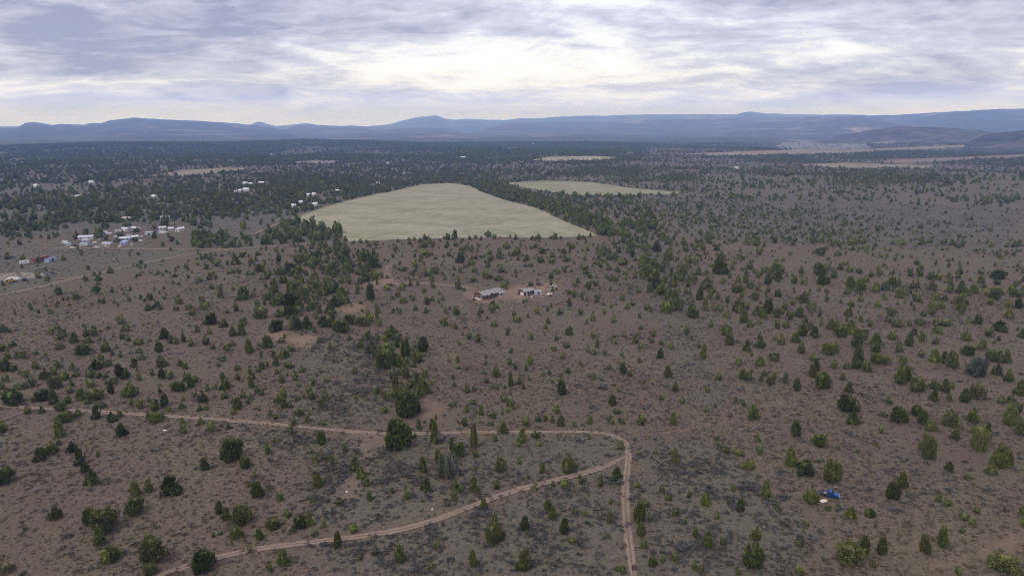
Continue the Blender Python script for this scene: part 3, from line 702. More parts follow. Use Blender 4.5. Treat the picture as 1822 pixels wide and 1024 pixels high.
def read_trees():
    out = []
    for ox, oy, sc, txt in TILES:
        for it in txt.split():
            x, yb, w, h = (float(q) for q in it.split(','))
            x, yb, w, h = ox + x / sc, oy + yb / sc, w / sc, h / sc
            if any(abs(x - a) < 5 and abs(yb - b) < 6 for a, b, _, _ in out): continue
            out.append((x, yb, w, h))
    T = np.array(out)
    g = ground_at(T[:, 0], T[:, 1])
    res = []
    for (x, yb, w, h), p in zip(T, g):
        d = p - np.array([0, 0, CAM_H])
        dist = np.linalg.norm(d); dep = math.asin(-d[2] / dist)
        _, _, zc = project(p)
        mpp = float(zc) / F_PX
        r = 0.5 * w * mpp * 1.0
        hh = (h * mpp * 1.05 - 0.8 * r * math.sin(dep)) / math.cos(dep)
        hh = max(hh, 0.95 * r, 0.5)
        u = d[:2] / np.linalg.norm(d[:2])
        q = p[:2] + u * r * 0.8
        res.append(dict(x=q[0], y=q[1], r=r, h=hh, px=x, py=yb, w=w, hp=h))
    return res


TREES = read_trees()


def crown_profile(kind, z):
    """radius of the crown, 0..1, at height z 0..1"""
    if kind == 'cone': return (np.clip(1 - z, 0, 1) ** 0.8) * np.clip(0.70 + z * 3.0, 0, 1)
    if kind == 'spire': return (np.clip(1 - z, 0, 1) ** 0.6) * np.clip(0.62 + z * 2.0, 0, 1)
    if kind == 'round': return np.sqrt(np.clip(1 - (np.clip(z - 0.36, -0.36, 1) / 0.66) ** 2, 0, 1)) * np.clip(0.75 + z, 0, 1)
    if kind == 'loose': return np.sqrt(np.clip(1 - (np.clip(z - 0.42, -0.42, 1) / 0.60) ** 2, 0, 1)) * np.clip(0.55 + 1.3 * z, 0, 1)
    return np.clip(1 - z, 0, 1)


def sprays(rng, centers, outs, size, per, spread, flat=0.55):
    """little pointed sprays of foliage round each branch end"""
    n = len(centers) * per
    c = np.repeat(centers, per, axis=0); o = np.repeat(outs, per, axis=0)
    off = rng.normal(size=(n, 3)) * np.repeat(spread, per)[:, None] * np.array([0.5, 0.5, 0.5])
    d = o + rng.normal(size=(n, 3)) * flat + np.array([0, 0, 0.35])
    d /= np.linalg.norm(d, axis=1)[:, None]
    side = np.cross(d, rng.normal(size=(n, 3))); side /= np.linalg.norm(side, axis=1)[:, None] + 1e-9
    L = size * rng.uniform(0.6, 1.35, n)[:, None]; W = L * rng.uniform(0.28, 0.46, n)[:, None]
    b = c + off
    V = np.stack([b - d * L * 0.35, b + side * W, b + d * L * 0.75, b - side * W], 1).reshape(-1, 3)
    F = np.arange(n * 4).reshape(-1, 4)
    return V, F


def make_crown(name, kind, seed, mat, nb=46, per=15, size=0.15, core=0.62, lobes=1):
    """crown of height 1 and radius 1: an uneven inner mass and many small sprays"""
    rng = np.random.default_rng(seed)
    zz = rng.uniform(0.02, 0.97, nb * 3)
    pr = crown_profile(kind, zz)
    keep = rng.uniform(0, 1, len(zz)) < (pr + 0.10)
    zz = zz[keep][:nb]
    th = rng.uniform(0, 2 * math.pi, len(zz))
    wob = 1 + 0.17 * np.sin(th * 2 + seed) + 0.13 * np.sin(th * 3 + seed * 2.3 + zz * 5)
    rr = crown_profile(kind, zz) * rng.uniform(0.55, 1.08, len(zz)) * wob
    lean = np.array([rng.normal() * 0.10, rng.normal() * 0.10])
    C = np.stack([rr * np.cos(th) + lean[0] * zz, rr * np.sin(th) + lean[1] * zz, zz * 0.98 + 0.01], -1)
    O = np.stack([np.cos(th), np.sin(th), np.full(len(th), 0.25)], -1)
    if lobes > 1:                                   # several leading stems
        for k in range(lobes):
            a = rng.uniform(0, 6.28); q = rng.uniform(0.35, 0.6)
            C2 = C[k::lobes].copy(); C2[:, 0] = C2[:, 0] * 0.6 + q * math.cos(a); C2[:, 1] = C2[:, 1] * 0.6 + q * math.sin(a); C2[:, 2] *= rng.uniform(0.7, 1.0)
            C[k::lobes] = C2
    spread = 0.09 + 0.13 * crown_profile(kind, zz)
    V, F = sprays(rng, C, O, size, per, spread)
    V[:, 2] = np.maximum(V[:, 2], 0.0)
    faces = [tuple(f) for f in F]
    # inner mass
    if core > 0:
        nz, na = 8, 10
        k0 = len(V); cv = []
        for i in range(nz):
            z = 0.02 + 0.90 * i / (nz - 1)
            for j in range(na):
                a = 2 * math.pi * j / na
                q = core * float(crown_profile(kind, np.array(z))) * (1 + 0.20 * math.sin(a * 2 + seed) + 0.14 * math.sin(a * 3 + seed * 2.3 + z * 5)) * rng.uniform(0.75, 1.12)
                cv.append((q * math.cos(a) + lean[0] * z, q * math.sin(a) + lean[1] * z, z + rng.normal() * 0.02))
        quads = [(i * na + j, i * na + (j + 1) % na, (i + 1) * na + (j + 1) % na, (i + 1) * na + j) for i in range(nz - 1) for j in range(na)]
        cv = np.array(cv); V = np.vstack([V] + [cv[list(q)] for q in quads] + [cv[(nz - 1) * na:]])
        for q in range(len(quads)): faces.append(tuple(range(k0 + q * 4, k0 + q * 4 + 4)))
        faces.append(tuple(range(len(V) - na, len(V))))
    return mesh(name, V, faces, [mat])


def make_trunk(name, seed, stems=1):
    rng = np.random.default_rng(seed)
    b = MB()
    for s in range(stems):
        p = np.array([rng.normal() * 0.03, rng.normal() * 0.03, -0.06]); r = 0.085 if stems == 1 else 0.06
        tilt = rng.normal(size=2) * (0.04 if stems == 1 else 0.16)
        n = 5
        for k in range(n):
            q = p + np.array([tilt[0] + rng.normal() * 0.02, tilt[1] + rng.normal() * 0.02, 0.9 / n])
            b.tube(p, q, r, r * 0.78, 7)
            if k >= 1:
                a = rng.uniform(0, 6.28); l = 0.45 * (1 - k / n)
                b.tube(q, q + np.array([l * math.cos(a), l * math.sin(a), 0.10]), r * 0.45, r * 0.12, 5)
            p = q; r *= 0.78
    return mesh(name, b.v, b.f, [M['bark']])


# kind, foliage, look in words
PROTO = []
for i, (kind, mat, words_, kw) in enumerate([
    ('cone', 'leaf_dark', 'dark green conical', {}), ('cone', 'leaf_mid', 'mid green conical', {}), ('cone', 'leaf_olive', 'olive conical', dict(core=0.62)),
    ('spire', 'leaf_dark', 'dark green narrow', {}), ('spire', 'leaf_mid', 'mid green narrow', {}), ('spire', 'leaf_olive', 'olive narrow', dict(core=0.6)),
    ('round', 'leaf_dark', 'dark green rounded', dict(nb=75)), ('round', 'leaf_mid', 'mid green rounded', dict(nb=75)), ('round', 'leaf_olive', 'olive rounded', dict(nb=75, core=0.62)),
    ('loose', 'leaf_olive', 'loose olive', dict(nb=70, core=0.5)), ('loose', 'leaf_grey', 'loose grey-green', dict(nb=70, core=0.3, lobes=3)), ('loose', 'leaf_yellow', 'thin yellowish', dict(nb=55, core=0.35, lobes=3)),
    ('cone', 'leaf_mid', 'mid green conical', {}), ('cone', 'leaf_dark', 'dark green conical', {}), ('round', 'leaf_mid', 'mid green rounded', dict(nb=80, lobes=2, core=0.4)), ('loose', 'leaf_mid', 'loose mid green', dict(nb=70, core=0.55)),
]):
    kw = dict(kw)
    PROTO.append(dict(kind=kind, mat=mat, words=words_, crown=make_crown('crown', kind, 100 + i * 7, M[mat], per=kw.pop('per', 26), **kw), trunk=make_trunk('trunk', 300 + i, 3 if kind == 'loose' else 1)))
BY = {}
for i, p in enumerate(PROTO): BY.setdefault((p['kind'], p['mat']), []).append(i)


def pick(t, rng):
    a = t['h'] / (2 * t['r'])
    u = rng.uniform()
    if a > 1.25: kind = 'spire'
    elif a > 0.86: kind = 'cone' if u < 0.8 else 'round'
    else: kind = 'round' if u < 0.6 else ('cone' if u < 0.8 else 'loose')
    v = rng.uniform()
    mat = 'leaf_dark' if v < 0.38 else ('leaf_mid' if v < 0.80 else 'leaf_olive')
    if kind == 'loose': mat = 'leaf_olive' if v < 0.5 else 'leaf_mid'
    c = BY[(kind, mat)]
    return c[rng.integers(len(c))]


# trees whose look the photograph makes plain: photo x, photo foot y -> foliage kind
SPECIAL = [((185, 953), 9), ((275, 1008), 9), ((429, 938), 9), ((794, 858), 10), ((11, 863), 9), ((1508, 1005), 9), ((1784, 1022), 8), ((1648, 819), 9),
           ((1730, 671), 10), ((1737, 713), 11), ((705, 805), 6), ((1339, 1016), 1), ((305, 886), 13), ((241, 918), 6), ((416, 822), 6), ((196, 1009), 14),
           ((364, 1021), 6), ((164, 866), 0), ((10, 1021), 11), ((1480, 863), 15), ((877, 969), 8), ((1012, 843), 2), ((1743, 805), 8), ((725, 746), 15)]
rngT = np.random.default_rng(21)
for t in TREES:
    t['proto'] = pick(t, rngT)
for (sx, sy), k in SPECIAL:
    c = min(TREES, key=lambda t: math.hypot(t['px'] - sx, t['py'] - sy))
    if math.hypot(c['px'] - sx, c['py'] - sy) < 14: c['proto'] = k; c['fixed'] = True

# the 300 that show largest stand as trees of their own
vis = [t for t in TREES if -10 < t['px'] < 1832 and t['py'] - t['hp'] * 0.6 < 1024]
vis.sort(key=lambda t: -(t['w'] * t['hp']))
SINGLE = vis[:300]
for t in SINGLE: t['single'] = True

LANDMARKS = [   # words, photo x, photo y
    ('the blue pickup', 1474, 880), ('the track fork', 1114, 818), ('the brown house', 868, 526), ('the brown shed', 936, 520),
    ('the white tarp', 978, 522), ('the track bend', 1100, 772), ('the oval clearing', 525, 602), ('the big round edge juniper', 705, 790),
    ('the lower left corner', 0, 1024), ('the lower right corner', 1822, 1024), ('the grey spreading juniper', 1730, 655), ('the yellowish thin juniper', 1737, 695),
    ('the pasture corner', 1068, 421), ('the upper track left end', 0, 722), ('the lower track foot', 280, 1020), ('the right track foot', 1124, 1020),
    ('the driveway start', 680, 503), ('the lower track middle', 760, 932), ('the upper track middle', 500, 755), ('the faint curved track', 1640, 960),
    ('the metal container', 957, 522), ('the right frame middle', 1822, 600), ('the left frame middle', 0, 600),
]
ORD = 'first second third fourth fifth sixth seventh eighth ninth tenth eleventh twelfth thirteenth fourteenth fifteenth sixteenth seventeenth eighteenth nineteenth twentieth'.split()


def label_trees():
    for t in SINGLE:
        cx, cy = t['px'], t['py'] - 0.5 * t['hp']
        best = None
        for li, (wd, lx, ly) in enumerate(LANDMARKS):
            dx, dy = cx - lx, cy - ly
            dist = math.hypot(dx, dy)
            if dist < 12: continue
            sec = ('right of' if dx > 0 else 'left of') if abs(dx) > abs(dy) else ('below' if dy > 0 else 'above')
            if best is None or dist < best[0]: best = (dist, li, sec)
        t['place'] = best
    def sector(t, li):
        _, lx, ly = LANDMARKS[li]
        dx, dy = t['px'] - lx, t['py'] - 0.5 * t['hp'] - ly
        return ('right of' if dx > 0 else 'left of') if abs(dx) > abs(dy) else ('below' if dy > 0 else 'above'), math.hypot(dx, dy)
    for li in range(len(LANDMARKS)):
        for sec in ('right of', 'left of', 'below', 'above'):
            row = sorted((sector(t, li)[1], q) for q, t in enumerate(SINGLE) if sector(t, li)[0] == sec and sector(t, li)[1] >= 12)
            for k, (_, q) in enumerate(row):
                t = SINGLE[q]
                if t['place'][1:] != (li, sec): continue
                name_one(t, k, li, sec)


def name_one(t, k, li, sec):
    a = PROTO[t['proto']]['words']
    size = 'tall' if t['h'] > 6.5 else ('small' if t['h'] < 3.4 else 'medium')
    o = ORD[k] if k < len(ORD) else None
    nth = f'{o} nearest {sec}' if o else f'{k + 1}{ {1: "st", 2: "nd", 3: "rd"}.get((k + 1) % 10, "th")} nearest {sec}'
    t['label'] = f'{size} {a} juniper, {nth} {LANDMARKS[li][0]}'


label_trees()


def plant(t):
    p = PROTO[t['proto']]
    e = empty('juniper_tree', (t['x'], t['y'], float(hgt(t['x'], t['y']))), rngT.uniform(0, 6.28))
    e.scale = (t['r'] * rngT.uniform(0.9, 1.1), t['r'] * rngT.uniform(0.9, 1.1), t['h'])
    e.rotation_euler = (rngT.normal() * 0.035, rngT.normal() * 0.035, e.rotation_euler.z)
    tr = add('trunk', p['trunk'], e)
    cr = add('crown', p['crown'], e)
    tag(e, t['label'], 'juniper', 'junipers standing on the rangeland')
    return e


for t in SINGLE: plant(t)


# ------------------------------------------------------------------ scatter objects (what nobody could count)
def scatter(name, P, S, R, I, protos, label, cat):
    me = bpy.data.meshes.new(name)
    me.vertices.add(len(P)); me.vertices.foreach_set('co', np.asarray(P, np.float32).ravel())
    a = me.attributes.new('scl', 'FLOAT_VECTOR', 'POINT'); a.data.foreach_set('vector', np.asarray(S, np.float32).ravel())
    a = me.attributes.new('rot', 'FLOAT_VECTOR', 'POINT'); rv = np.zeros((len(P), 3), np.float32); rv[:, 2] = R; a.data.foreach_set('vector', rv.ravel())
    a = me.attributes.new('pid', 'INT', 'POINT'); a.data.foreach_set('value', np.asarray(I, np.int32))
    o = add(name, me)
    ng = bpy.data.node_groups.new(name, 'GeometryNodeTree')
    ng.interface.new_socket('Geometry', in_out='INPUT', socket_type='NodeSocketGeometry')
    ng.interface.new_socket('Geometry', in_out='OUTPUT', socket_type='NodeSocketGeometry')
    gi = ng.nodes.new('NodeGroupInput'); go = ng.nodes.new('NodeGroupOutput')
    jn = ng.nodes.new('GeometryNodeJoinGeometry')
    for k, pm in enumerate(protos):
        src = bpy.data.objects.new(name + '_source', pm)          # kept out of every collection
        oi = ng.nodes.new('GeometryNodeObjectInfo'); oi.inputs['Object'].default_value = src; oi.inputs['As Instance'].default_value = False
        gt = ng.nodes.new('GeometryNodeGeometryToInstance')
        ng.links.new(oi.outputs['Geometry'], gt.inputs[0]); ng.links.new(gt.outputs[0], jn.inputs[0])
    ip = ng.nodes.new('GeometryNodeInstanceOnPoints')
    def attr(nm, ty):
        n = ng.nodes.new('GeometryNodeInputNamedAttribute'); n.data_type = ty; n.inputs['Name'].default_value = nm
        return next(s for s in n.outputs if s.enabled and s.name == 'Attribute')
    ng.links.new(gi.outputs[0], ip.inputs['Points']); ng.links.new(jn.outputs[0], ip.inputs['Instance'])
    ip.inputs['Pick Instance'].default_value = True
    ng.links.new(attr('pid', 'INT'), ip.inputs['Instance Index'])
    er = ng.nodes.new('FunctionNodeEulerToRotation'); ng.links.new(attr('rot', 'FLOAT_VECTOR'), er.inputs[0])
    ng.links.new(er.outputs[0], ip.inputs['Rotation'])
    ng.links.new(attr('scl', 'FLOAT_VECTOR'), ip.inputs['Scale'])
    ng.links.new(ip.outputs[0], go.inputs[0])
    md = o.modifiers.new('scatter', 'NODES'); md.node_group = ng
    tag(o, label, cat, kind='stuff')
    return o


PARCEL = [(-250, 560), (0, 527), (130, 497), (290, 460), (350, 450), (600, 432), (800, 427), (1095, 426), (1300, 745), (1100, 768), (690, 770), (300, 740), (-250, 700)]
GULLY = [[(478, 525), (498, 472), (540, 440), (622, 435), (628, 490), (615, 560), (580, 602), (500, 582)], [(632, 555), (690, 592), (742, 622), (765, 690), (762, 742), (704, 748), (690, 655), (640, 622)], [(638, 450), (672, 450), (672, 500), (640, 505)]]
BELT = [(828, 326), (890, 330), (960, 352), (1030, 375), (1085, 398), (1130, 435), (1160, 490), (1135, 495), (1098, 430), (1062, 412), (1000, 386), (940, 364), (870, 349)]
THICKET = [(500, 398), (545, 392), (612, 415), (605, 430), (450, 440), (470, 420)]
SETTLE = [(95, 398), (345, 396), (345, 440), (95, 446)]
OPENL = [(-900, 440), (90, 425), (350, 440), (350, 448), (0, 527), (-900, 640)]
OPENR = [(1140, 350), (1822, 372), (2400, 380), (2400, 440), (1822, 432), (1350, 432), (1180, 415)]


def tree_density(X, Y):
    px, py, dep = project(np.stack([X, Y, hgt(X, Y)], -1))
    n1 = fbm(X / 240, Y / 240, 31); n2 = fbm(X / 60, Y / 60, 35)
    big = fbm(X / 900, Y / 500, 39)
    d = 0.0068 * (0.25 + 1.7 * sstep(0.35, 0.65, n1)) * (0.4 + 1.2 * n2)
    d = d * np.where(py < 340, 0.55 + 1.3 * sstep(0.38, 0.62, big), 1.0)
    sc = np.full(px.shape, 0.85)
    f = in_poly(px, py, FOREST)
    d = np.where(f, 0.0120 * (0.30 + 1.1 * sstep(0.32, 0.62, n1)) * (0.4 + 1.1 * sstep(0.3, 0.7, n2)), d); sc = np.where(f, 0.98, sc)
    f = in_poly(px, py, OPENR); d = np.where(f, 0.0095 * (0.2 + 1.4 * sstep(0.40, 0.62, n1)), d); sc = np.where(f, 0.52, sc)
    f = in_poly(px, py, SETTLE); d = np.where(f, 0.0022, d); sc = np.where(f, 0.95, sc)
    f = in_poly(px, py, OPENL); d = np.where(f, 0.0017, d); sc = np.where(f, 0.75, sc)
    f = in_poly(px, py, BELT); d = np.where(f, 0.020, d); sc = np.where(f, 1.25, sc)
    f = in_poly(px, py, [(1098, 425), (1150, 430), (1222, 560), (1192, 575), (1135, 500)]); d = np.where(f, 0.013, d); sc = np.where(f, 0.95, sc)
    f = in_poly(px, py, THICKET); d = np.where(f, 0.014, d); sc = np.where(f, 1.1, sc)
    f = in_poly(px, py, PARCEL); d = np.where(f, np.where(py < 495, 0.0085, np.where(py < 560, 0.0050, 0.0016)), d); sc = np.where(f, np.where(py < 560, 0.55, 0.36), sc)
    for gp in GULLY:
        f = in_poly(px, py, gp); d = np.where(f, 0.016, d); sc = np.where(f, 0.80, sc)
    f = (py > 560) & ~in_poly(px, py, PARCEL); d = np.where(f, 0.0010, d); sc = np.where(f, 0.30, sc)
    f = (py > 440) & (py <= 560) & (px > 1095) & (d < 0.0125) & ~in_poly(px, py, PARCEL); d = np.where(f, np.where(py < 490, 0.011 * (0.3 + 1.2 * sstep(0.35, 0.6, n2)), 0.0055), d); sc = np.where(f, 0.50, sc)
    for _, poly, mt_, _ in FIELDS: d = np.where(in_poly(px, py, poly), 0.0007 if mt_ == 'field_grey' else 0.0, d)
    for _, poly, _, _ in PADS: d = np.where(in_poly(px, py, poly), 0, d)
    for c, w in TRACK_LINES:
        lo, hi = c.min(0) - 8, c.max(0) + 8
        k = np.nonzero((X > lo[0]) & (X < hi[0]) & (Y > lo[1]) & (Y < hi[1]))[0]
        for q in range(0, len(k), 3000):
            kk = k[q:q + 3000]
            dm = np.min((X[kk, None] - c[None, :, 0]) ** 2 + (Y[kk, None] - c[None, :, 1]) ** 2, axis=1)
            d[kk[dm < (w * 0.5 + 1.3) ** 2]] = 0
    return d, sc


def ring_points(r0, r1, dmax, half=math.radians(47)):
    n = int((r1 ** 2 - r0 ** 2) * half * dmax)
    r = np.sqrt(RNG.uniform(r0 ** 2, r1 ** 2, n)); a = RNG.uniform(-half, half, n)
    return r * np.sin(a), r * np.cos(a)


def build_woodland():
    xs, ys, hs, rs, ids = [], [], [], [], []
    for r0, r1, dmax, thin in ((120, 1500, 0.022, 1.0), (1500, 2600, 0.022, 0.85), (2600, 5200, 0.0085, 0.55)):
        X, Y = ring_points(r0, r1, dmax)
        d, sc = tree_density(X, Y)
        k = RNG.uniform(0, 1, len(X)) < d * thin / dmax
        X, Y, sc = X[k], Y[k], sc[k]
        g = np.exp(RNG.normal(0, 0.30, len(X))) * (1.12 if r1 > 3000 else 1.0)
        h = 5.0 * sc * g
        xs.append(X); ys.append(Y); hs.append(h); rs.append(h * RNG.uniform(0.30, 0.48, len(X)))
        ids.append(RNG.integers(0, 7, len(X)))
    X, Y, h, r, I = (np.concatenate(q) for q in (xs, ys, hs, rs, ids))
    keep = np.ones(len(X), bool)
    for (cx, cy, rad) in CLEAR: keep &= (X - cx) ** 2 + (Y - cy) ** 2 > rad ** 2
    near = np.array([(t['x'], t['y'], t['r']) for t in TREES])
    k = np.nonzero(np.hypot(X, Y) < 900)[0]
    for i in k:
        if np.any((near[:, 0] - X[i]) ** 2 + (near[:, 1] - Y[i]) ** 2 < (near[:, 2] + r[i] * 0.8) ** 2): keep[i] = False
    X, Y, h, r, I = X[keep], Y[keep], h[keep], r[keep], I[keep]
    rest = [t for t in TREES if not t.get('single')]
    X = np.concatenate([X, [t['x'] for t in rest]]); Y = np.concatenate([Y, [t['y'] for t in rest]])
    h = np.concatenate([h, [t['h'] for t in rest]]); r = np.concatenate([r, [t['r'] for t in rest]])
    I = np.concatenate([I, RNG.integers(0, 7, len(rest))])
    P = np.stack([X, Y, hgt(X, Y) - 0.05], -1)
    far_protos = []
    for i, (kind, mat) in enumerate([('cone', 'leaf_far'), ('cone', 'leaf_mid'), ('spire', 'leaf_far'), ('round', 'leaf_far'), ('round', 'leaf_mid'), ('cone', 'leaf_olive'), ('loose', 'leaf_far')]):
        far_protos.append(make_crown('far_crown', kind, 700 + i * 3, M[mat], nb=26, per=10, size=0.22, core=0.70))
    print('woodland trees', len(X))
    scatter('juniper_woodland', P, np.stack([r, r, h], -1), RNG.uniform(0, 6.28, len(X)), I, far_protos, 'scattered dark junipers covering the plain to the far hills', 'woodland')


def shrub(seed, mat, n, size, per=5, flat=0.7):
    rng = np.random.default_rng(seed)
    th = rng.uniform(0, 6.28, n); ph = np.arccos(rng.uniform(0.02, 1, n))
    C = np.stack([np.sin(ph) * np.cos(th) * 0.72, np.sin(ph) * np.sin(th) * 0.72, np.cos(ph) * 0.72 + 0.08], -1)
    V, F = sprays(rng, C, C / np.linalg.norm(C, axis=1)[:, None], size, per, np.full(n, 0.3), flat)
    V[:, 2] = np.maximum(V[:, 2], 0)
    return mesh('shrub', V, [tuple(f) for f in F], [mat])


def build_scrub():
    def spots(r0, r1, dmax, fn):
        X, Y = ring_points(r0, r1, dmax, math.radians(44))
        px, py, _ = project(np.stack([X, Y, hgt(X, Y)], -1))
        d = fn(X, Y, px, py)
        for _, poly, _, _ in FIELDS: d = np.where(in_poly(px, py, poly), 0, d)
        for p in BARE_POLYS: d = np.where(in_poly(px, py, p), d * 0.12, d)
        k = RNG.uniform(0, 1, len(X)) < d / dmax
        X, Y = X[k], Y[k]
        ok = np.ones(len(X), bool)
        for c, w in TRACK_LINES:
            lo, hi = c.min(0) - 4, c.max(0) + 4
            q = np.nonzero((X > lo[0]) & (X < hi[0]) & (Y > lo[1]) & (Y < hi[1]))[0]
            for s in range(0, len(q), 4000):
                kk = q[s:s + 4000]
                dm = np.min((X[kk, None] - c[None, :, 0]) ** 2 + (Y[kk, None] - c[None, :, 1]) ** 2, axis=1)
                ok[kk[dm < (w * 0.42) ** 2]] = False
        for (cx, cy, rad) in CLEAR: ok &= (X - cx) ** 2 + (Y - cy) ** 2 > (rad * 0.6) ** 2
        return X[ok], Y[ok]
    def sage_d(X, Y, px, py):
        n = fbm(X / 26, Y / 26, 51); n2 = fbm(X / 7, Y / 7, 55)
        d = 0.12 * sstep(0.38, 0.64, n)
        for p in SAGE_POLYS: d = np.maximum(d, 0.62 * soft_poly(px, py, p) * sstep(0.30, 0.60, n))
        for p in GREY_FLATS: d = np.maximum(d, 0.30 * soft_poly(px, py, p) * sstep(0.25, 0.6, n))
        return d * (0.25 + 1.4 * sstep(0.35, 0.65, n2))
    def grass_d(X, Y, px, py):
        n = fbm(X / 34, Y / 34, 61)
        return 0.45 * sstep(0.26, 0.60, n)
    for name, fn, mats, label, cat, rings, size in (
        ('sagebrush', sage_d, ['sage', 'sage', 'sage'], 'low grey-green sagebrush clumps spread over the brown rangeland', 'sagebrush', ((135, 300, 1.0, 1.0), (300, 560, 0.6, 0.6), (560, 1100, 0.2, 0.28)), (0.44, 0.40)),
        ('dry_grass', grass_d, ['tuft', 'tuft'], 'small tan tufts of dry grass dotting the bare soil', 'dry grass', ((135, 300, 1.0, 1.0), (300, 520, 0.5, 0.5)), (0.34, 0.28))):
        Xs, Ys = [], []
        for r0, r1, dmax, thin in rings:
            X, Y = spots(r0, r1, dmax, lambda a, b, c, e: np.minimum(fn(a, b, c, e) * thin, dmax))
            Xs.append(X); Ys.append(Y)
        X = np.concatenate(Xs); Y = np.concatenate(Ys)
        g = np.exp(RNG.normal(0, 0.36, len(X)))
        S = np.stack([size[0] * g * RNG.uniform(0.8, 1.4, len(X)), size[0] * g * RNG.uniform(0.8, 1.4, len(X)), size[1] * g], -1)
        protos = [shrub(900 + i, M[m], 16, 0.42, 4) for i, m in enumerate(mats)]
        print(name, len(X))
        scatter(name, np.stack([X, Y, hgt(X, Y) - 0.02], -1), S, RNG.uniform(0, 6.28, len(X)), RNG.integers(0, len(protos), len(X)), protos, label, cat)


# ------------------------------------------------------------------ buildings, vehicles and small things
M['brown_wall'] = worn('brown_boards', (0.125, 0.070, 0.042), 0.8, 0.2)
M['taupe_roof'] = worn('taupe_shingles', (0.27, 0.25, 0.235), 0.85, 0.15, 0.2, 0.7)
M['white_paint'] = worn('white_paint', (0.62, 0.62, 0.61), 0.5, 0.4, 0.10, 0.6)
M['offwhite'] = worn('offwhite_siding', (0.48, 0.465, 0.44), 0.6, 0.3, 0.15, 0.6)
M['white_roof'] = ribbed('white_metal_roof', (0.60, 0.61, 0.64), 2.0)
M['grey_roof'] = ribbed('grey_metal_roof', (0.40, 0.40, 0.43), 2.0)
M['lilac_metal'] = ribbed('lilac_grey_metal', (0.43, 0.42, 0.50), 2.5)
M['blue_metal'] = ribbed('pale_blue_metal', (0.36, 0.42, 0.62), 2.5)
M['red_metal'] = ribbed('rust_red_metal', (0.24, 0.075, 0.06), 2.5)
M['pink_roof'] = worn('pinkish_roof', (0.52, 0.40, 0.37), 0.8, 0.2)
M['tan_wall'] = worn('tan_siding', (0.40, 0.33, 0.26), 0.75, 0.2)
M['glass'] = principled('window_glass', (0.03, 0.035, 0.045), 0.08, 0.5)[0]
M['black'] = worn('black_rubber', (0.018, 0.018, 0.02), 0.8, 0.2)
M['chrome'] = principled('bright_metal', (0.55, 0.55, 0.56), 0.3, 0.5, 1.0)[0]
M['truck_blue'] = worn('blue_paint', (0.008, 0.048, 0.21), 0.32, 0.5, 0.18, 0.8)
M['truck_light'] = worn('lighter_blue_paint', (0.025, 0.095, 0.33), 0.35, 0.5, 0.18, 0.8)  # lighter blue used on the hood and cab roof
M['steel'] = worn('dark_steel', (0.07, 0.07, 0.075), 0.6, 0.4)
M['yellow'] = worn('yellow_paint', (0.58, 0.34, 0.03), 0.5, 0.4)
M['car_dark'] = worn('dark_car_paint', (0.025, 0.027, 0.035), 0.3, 0.5)
M['car_maroon'] = worn('maroon_paint', (0.12, 0.03, 0.03), 0.35, 0.5)
M['car_white'] = worn('white_car_paint', (0.72, 0.72, 0.72), 0.3, 0.5, 0.08)
M['car_blue'] = worn('blue_car_paint', (0.05, 0.10, 0.24), 0.3, 0.5)
M['car_silver'] = worn('silver_car_paint', (0.42, 0.43, 0.45), 0.3, 0.5)
M['tarp'] = worn('white_tarp', (0.75, 0.73, 0.70), 0.7, 0.2, 0.12, 1.5)
M['cream'] = worn('cream_foam', (0.70, 0.60, 0.38), 0.8, 0.2)
M['rubble'] = worn('pale_rubble', (0.52, 0.50, 0.48), 0.9, 0.1, 0.35, 0.9)
M['lamp'] = principled('lamp_glass', (0.6, 0.6, 0.58), 0.15, 0.5)[0]


def spot(px, py, rad=0.0):
    g = ground_at([px], [py])[0]
    if rad: CLEAR.append((g[0], g[1], rad))
    return g


def heading(px, py, qx, qy):
    """turn about z so that local +x runs from one photo point to another on the ground"""
    g = ground_at([px, qx], [py, qy])
    return math.atan2(g[1, 1] - g[0, 1], g[1, 0] - g[0, 0])


def gable_house(name, px, py, L, W, wall, ridge, rz, wmat, rmat, label, cat, group=None, windows=((-0.3, 1), (0.15, 1)), door=(0.4, 1), eave=0.4, rad=None, chimney=False):
    """a house with its ridge along local x; windows are (place along the length, side)"""
    g = spot(px, py, rad if rad is not None else 0.62 * max(L, W) + 2)
    e = empty(name, g, rz)
    hl, hw = L / 2, W / 2
    b = MB().box(-hl, hl, -hw, hw, -0.6, wall)
    b.prism_x([(-hw, wall + 0.003), (hw, wall + 0.003), (0, ridge)], -hl, hl)
    b.build('wall', wmat, e)
    sl = (ridge - wall) / hw
    zo = wall - sl * eave
    r = MB()
    r.prism_x([(-hw - eave, zo + 0.04), (0, ridge + 0.04), (0, ridge + 0.22), (-hw - eave, zo + 0.20)], -hl - eave, hl + eave)
    r.prism_x([(0, ridge + 0.04), (hw + eave, zo + 0.04), (hw + eave, zo + 0.20), (0, ridge + 0.22)], -hl - eave, hl + eave)
    roof = r.build('roof', rmat, e)
    if chimney: MB().box(hl * 0.3, hl * 0.3 + 0.5, 0.3, 0.8, ridge - 0.6, ridge + 0.9).build('chimney', M['steel'], roof)
    for f, sd_ in windows:
        x = f * L; y = sd_ * hw
        fr = MB().box(x - 0.7, x + 0.7, min(y, y + sd_ * 0.05), max(y, y + sd_ * 0.05), wall * 0.40, wall * 0.84).build('window', M['white_paint'], e)
        MB().box(x - 0.58, x + 0.58, min(y + sd_ * 0.02, y + sd_ * 0.07), max(y + sd_ * 0.02, y + sd_ * 0.07), wall * 0.44, wall * 0.80).build('pane', M['glass'], fr)
    if door:
        x = door[0] * L; y = door[1] * hw; s_ = door[1]
        MB().box(x - 0.5, x + 0.5, min(y, y + s_ * 0.06), max(y, y + s_ * 0.06), 0.05, 2.1).build('door', M['white_paint'], e)
    tag(e, label, cat, group)
    return e


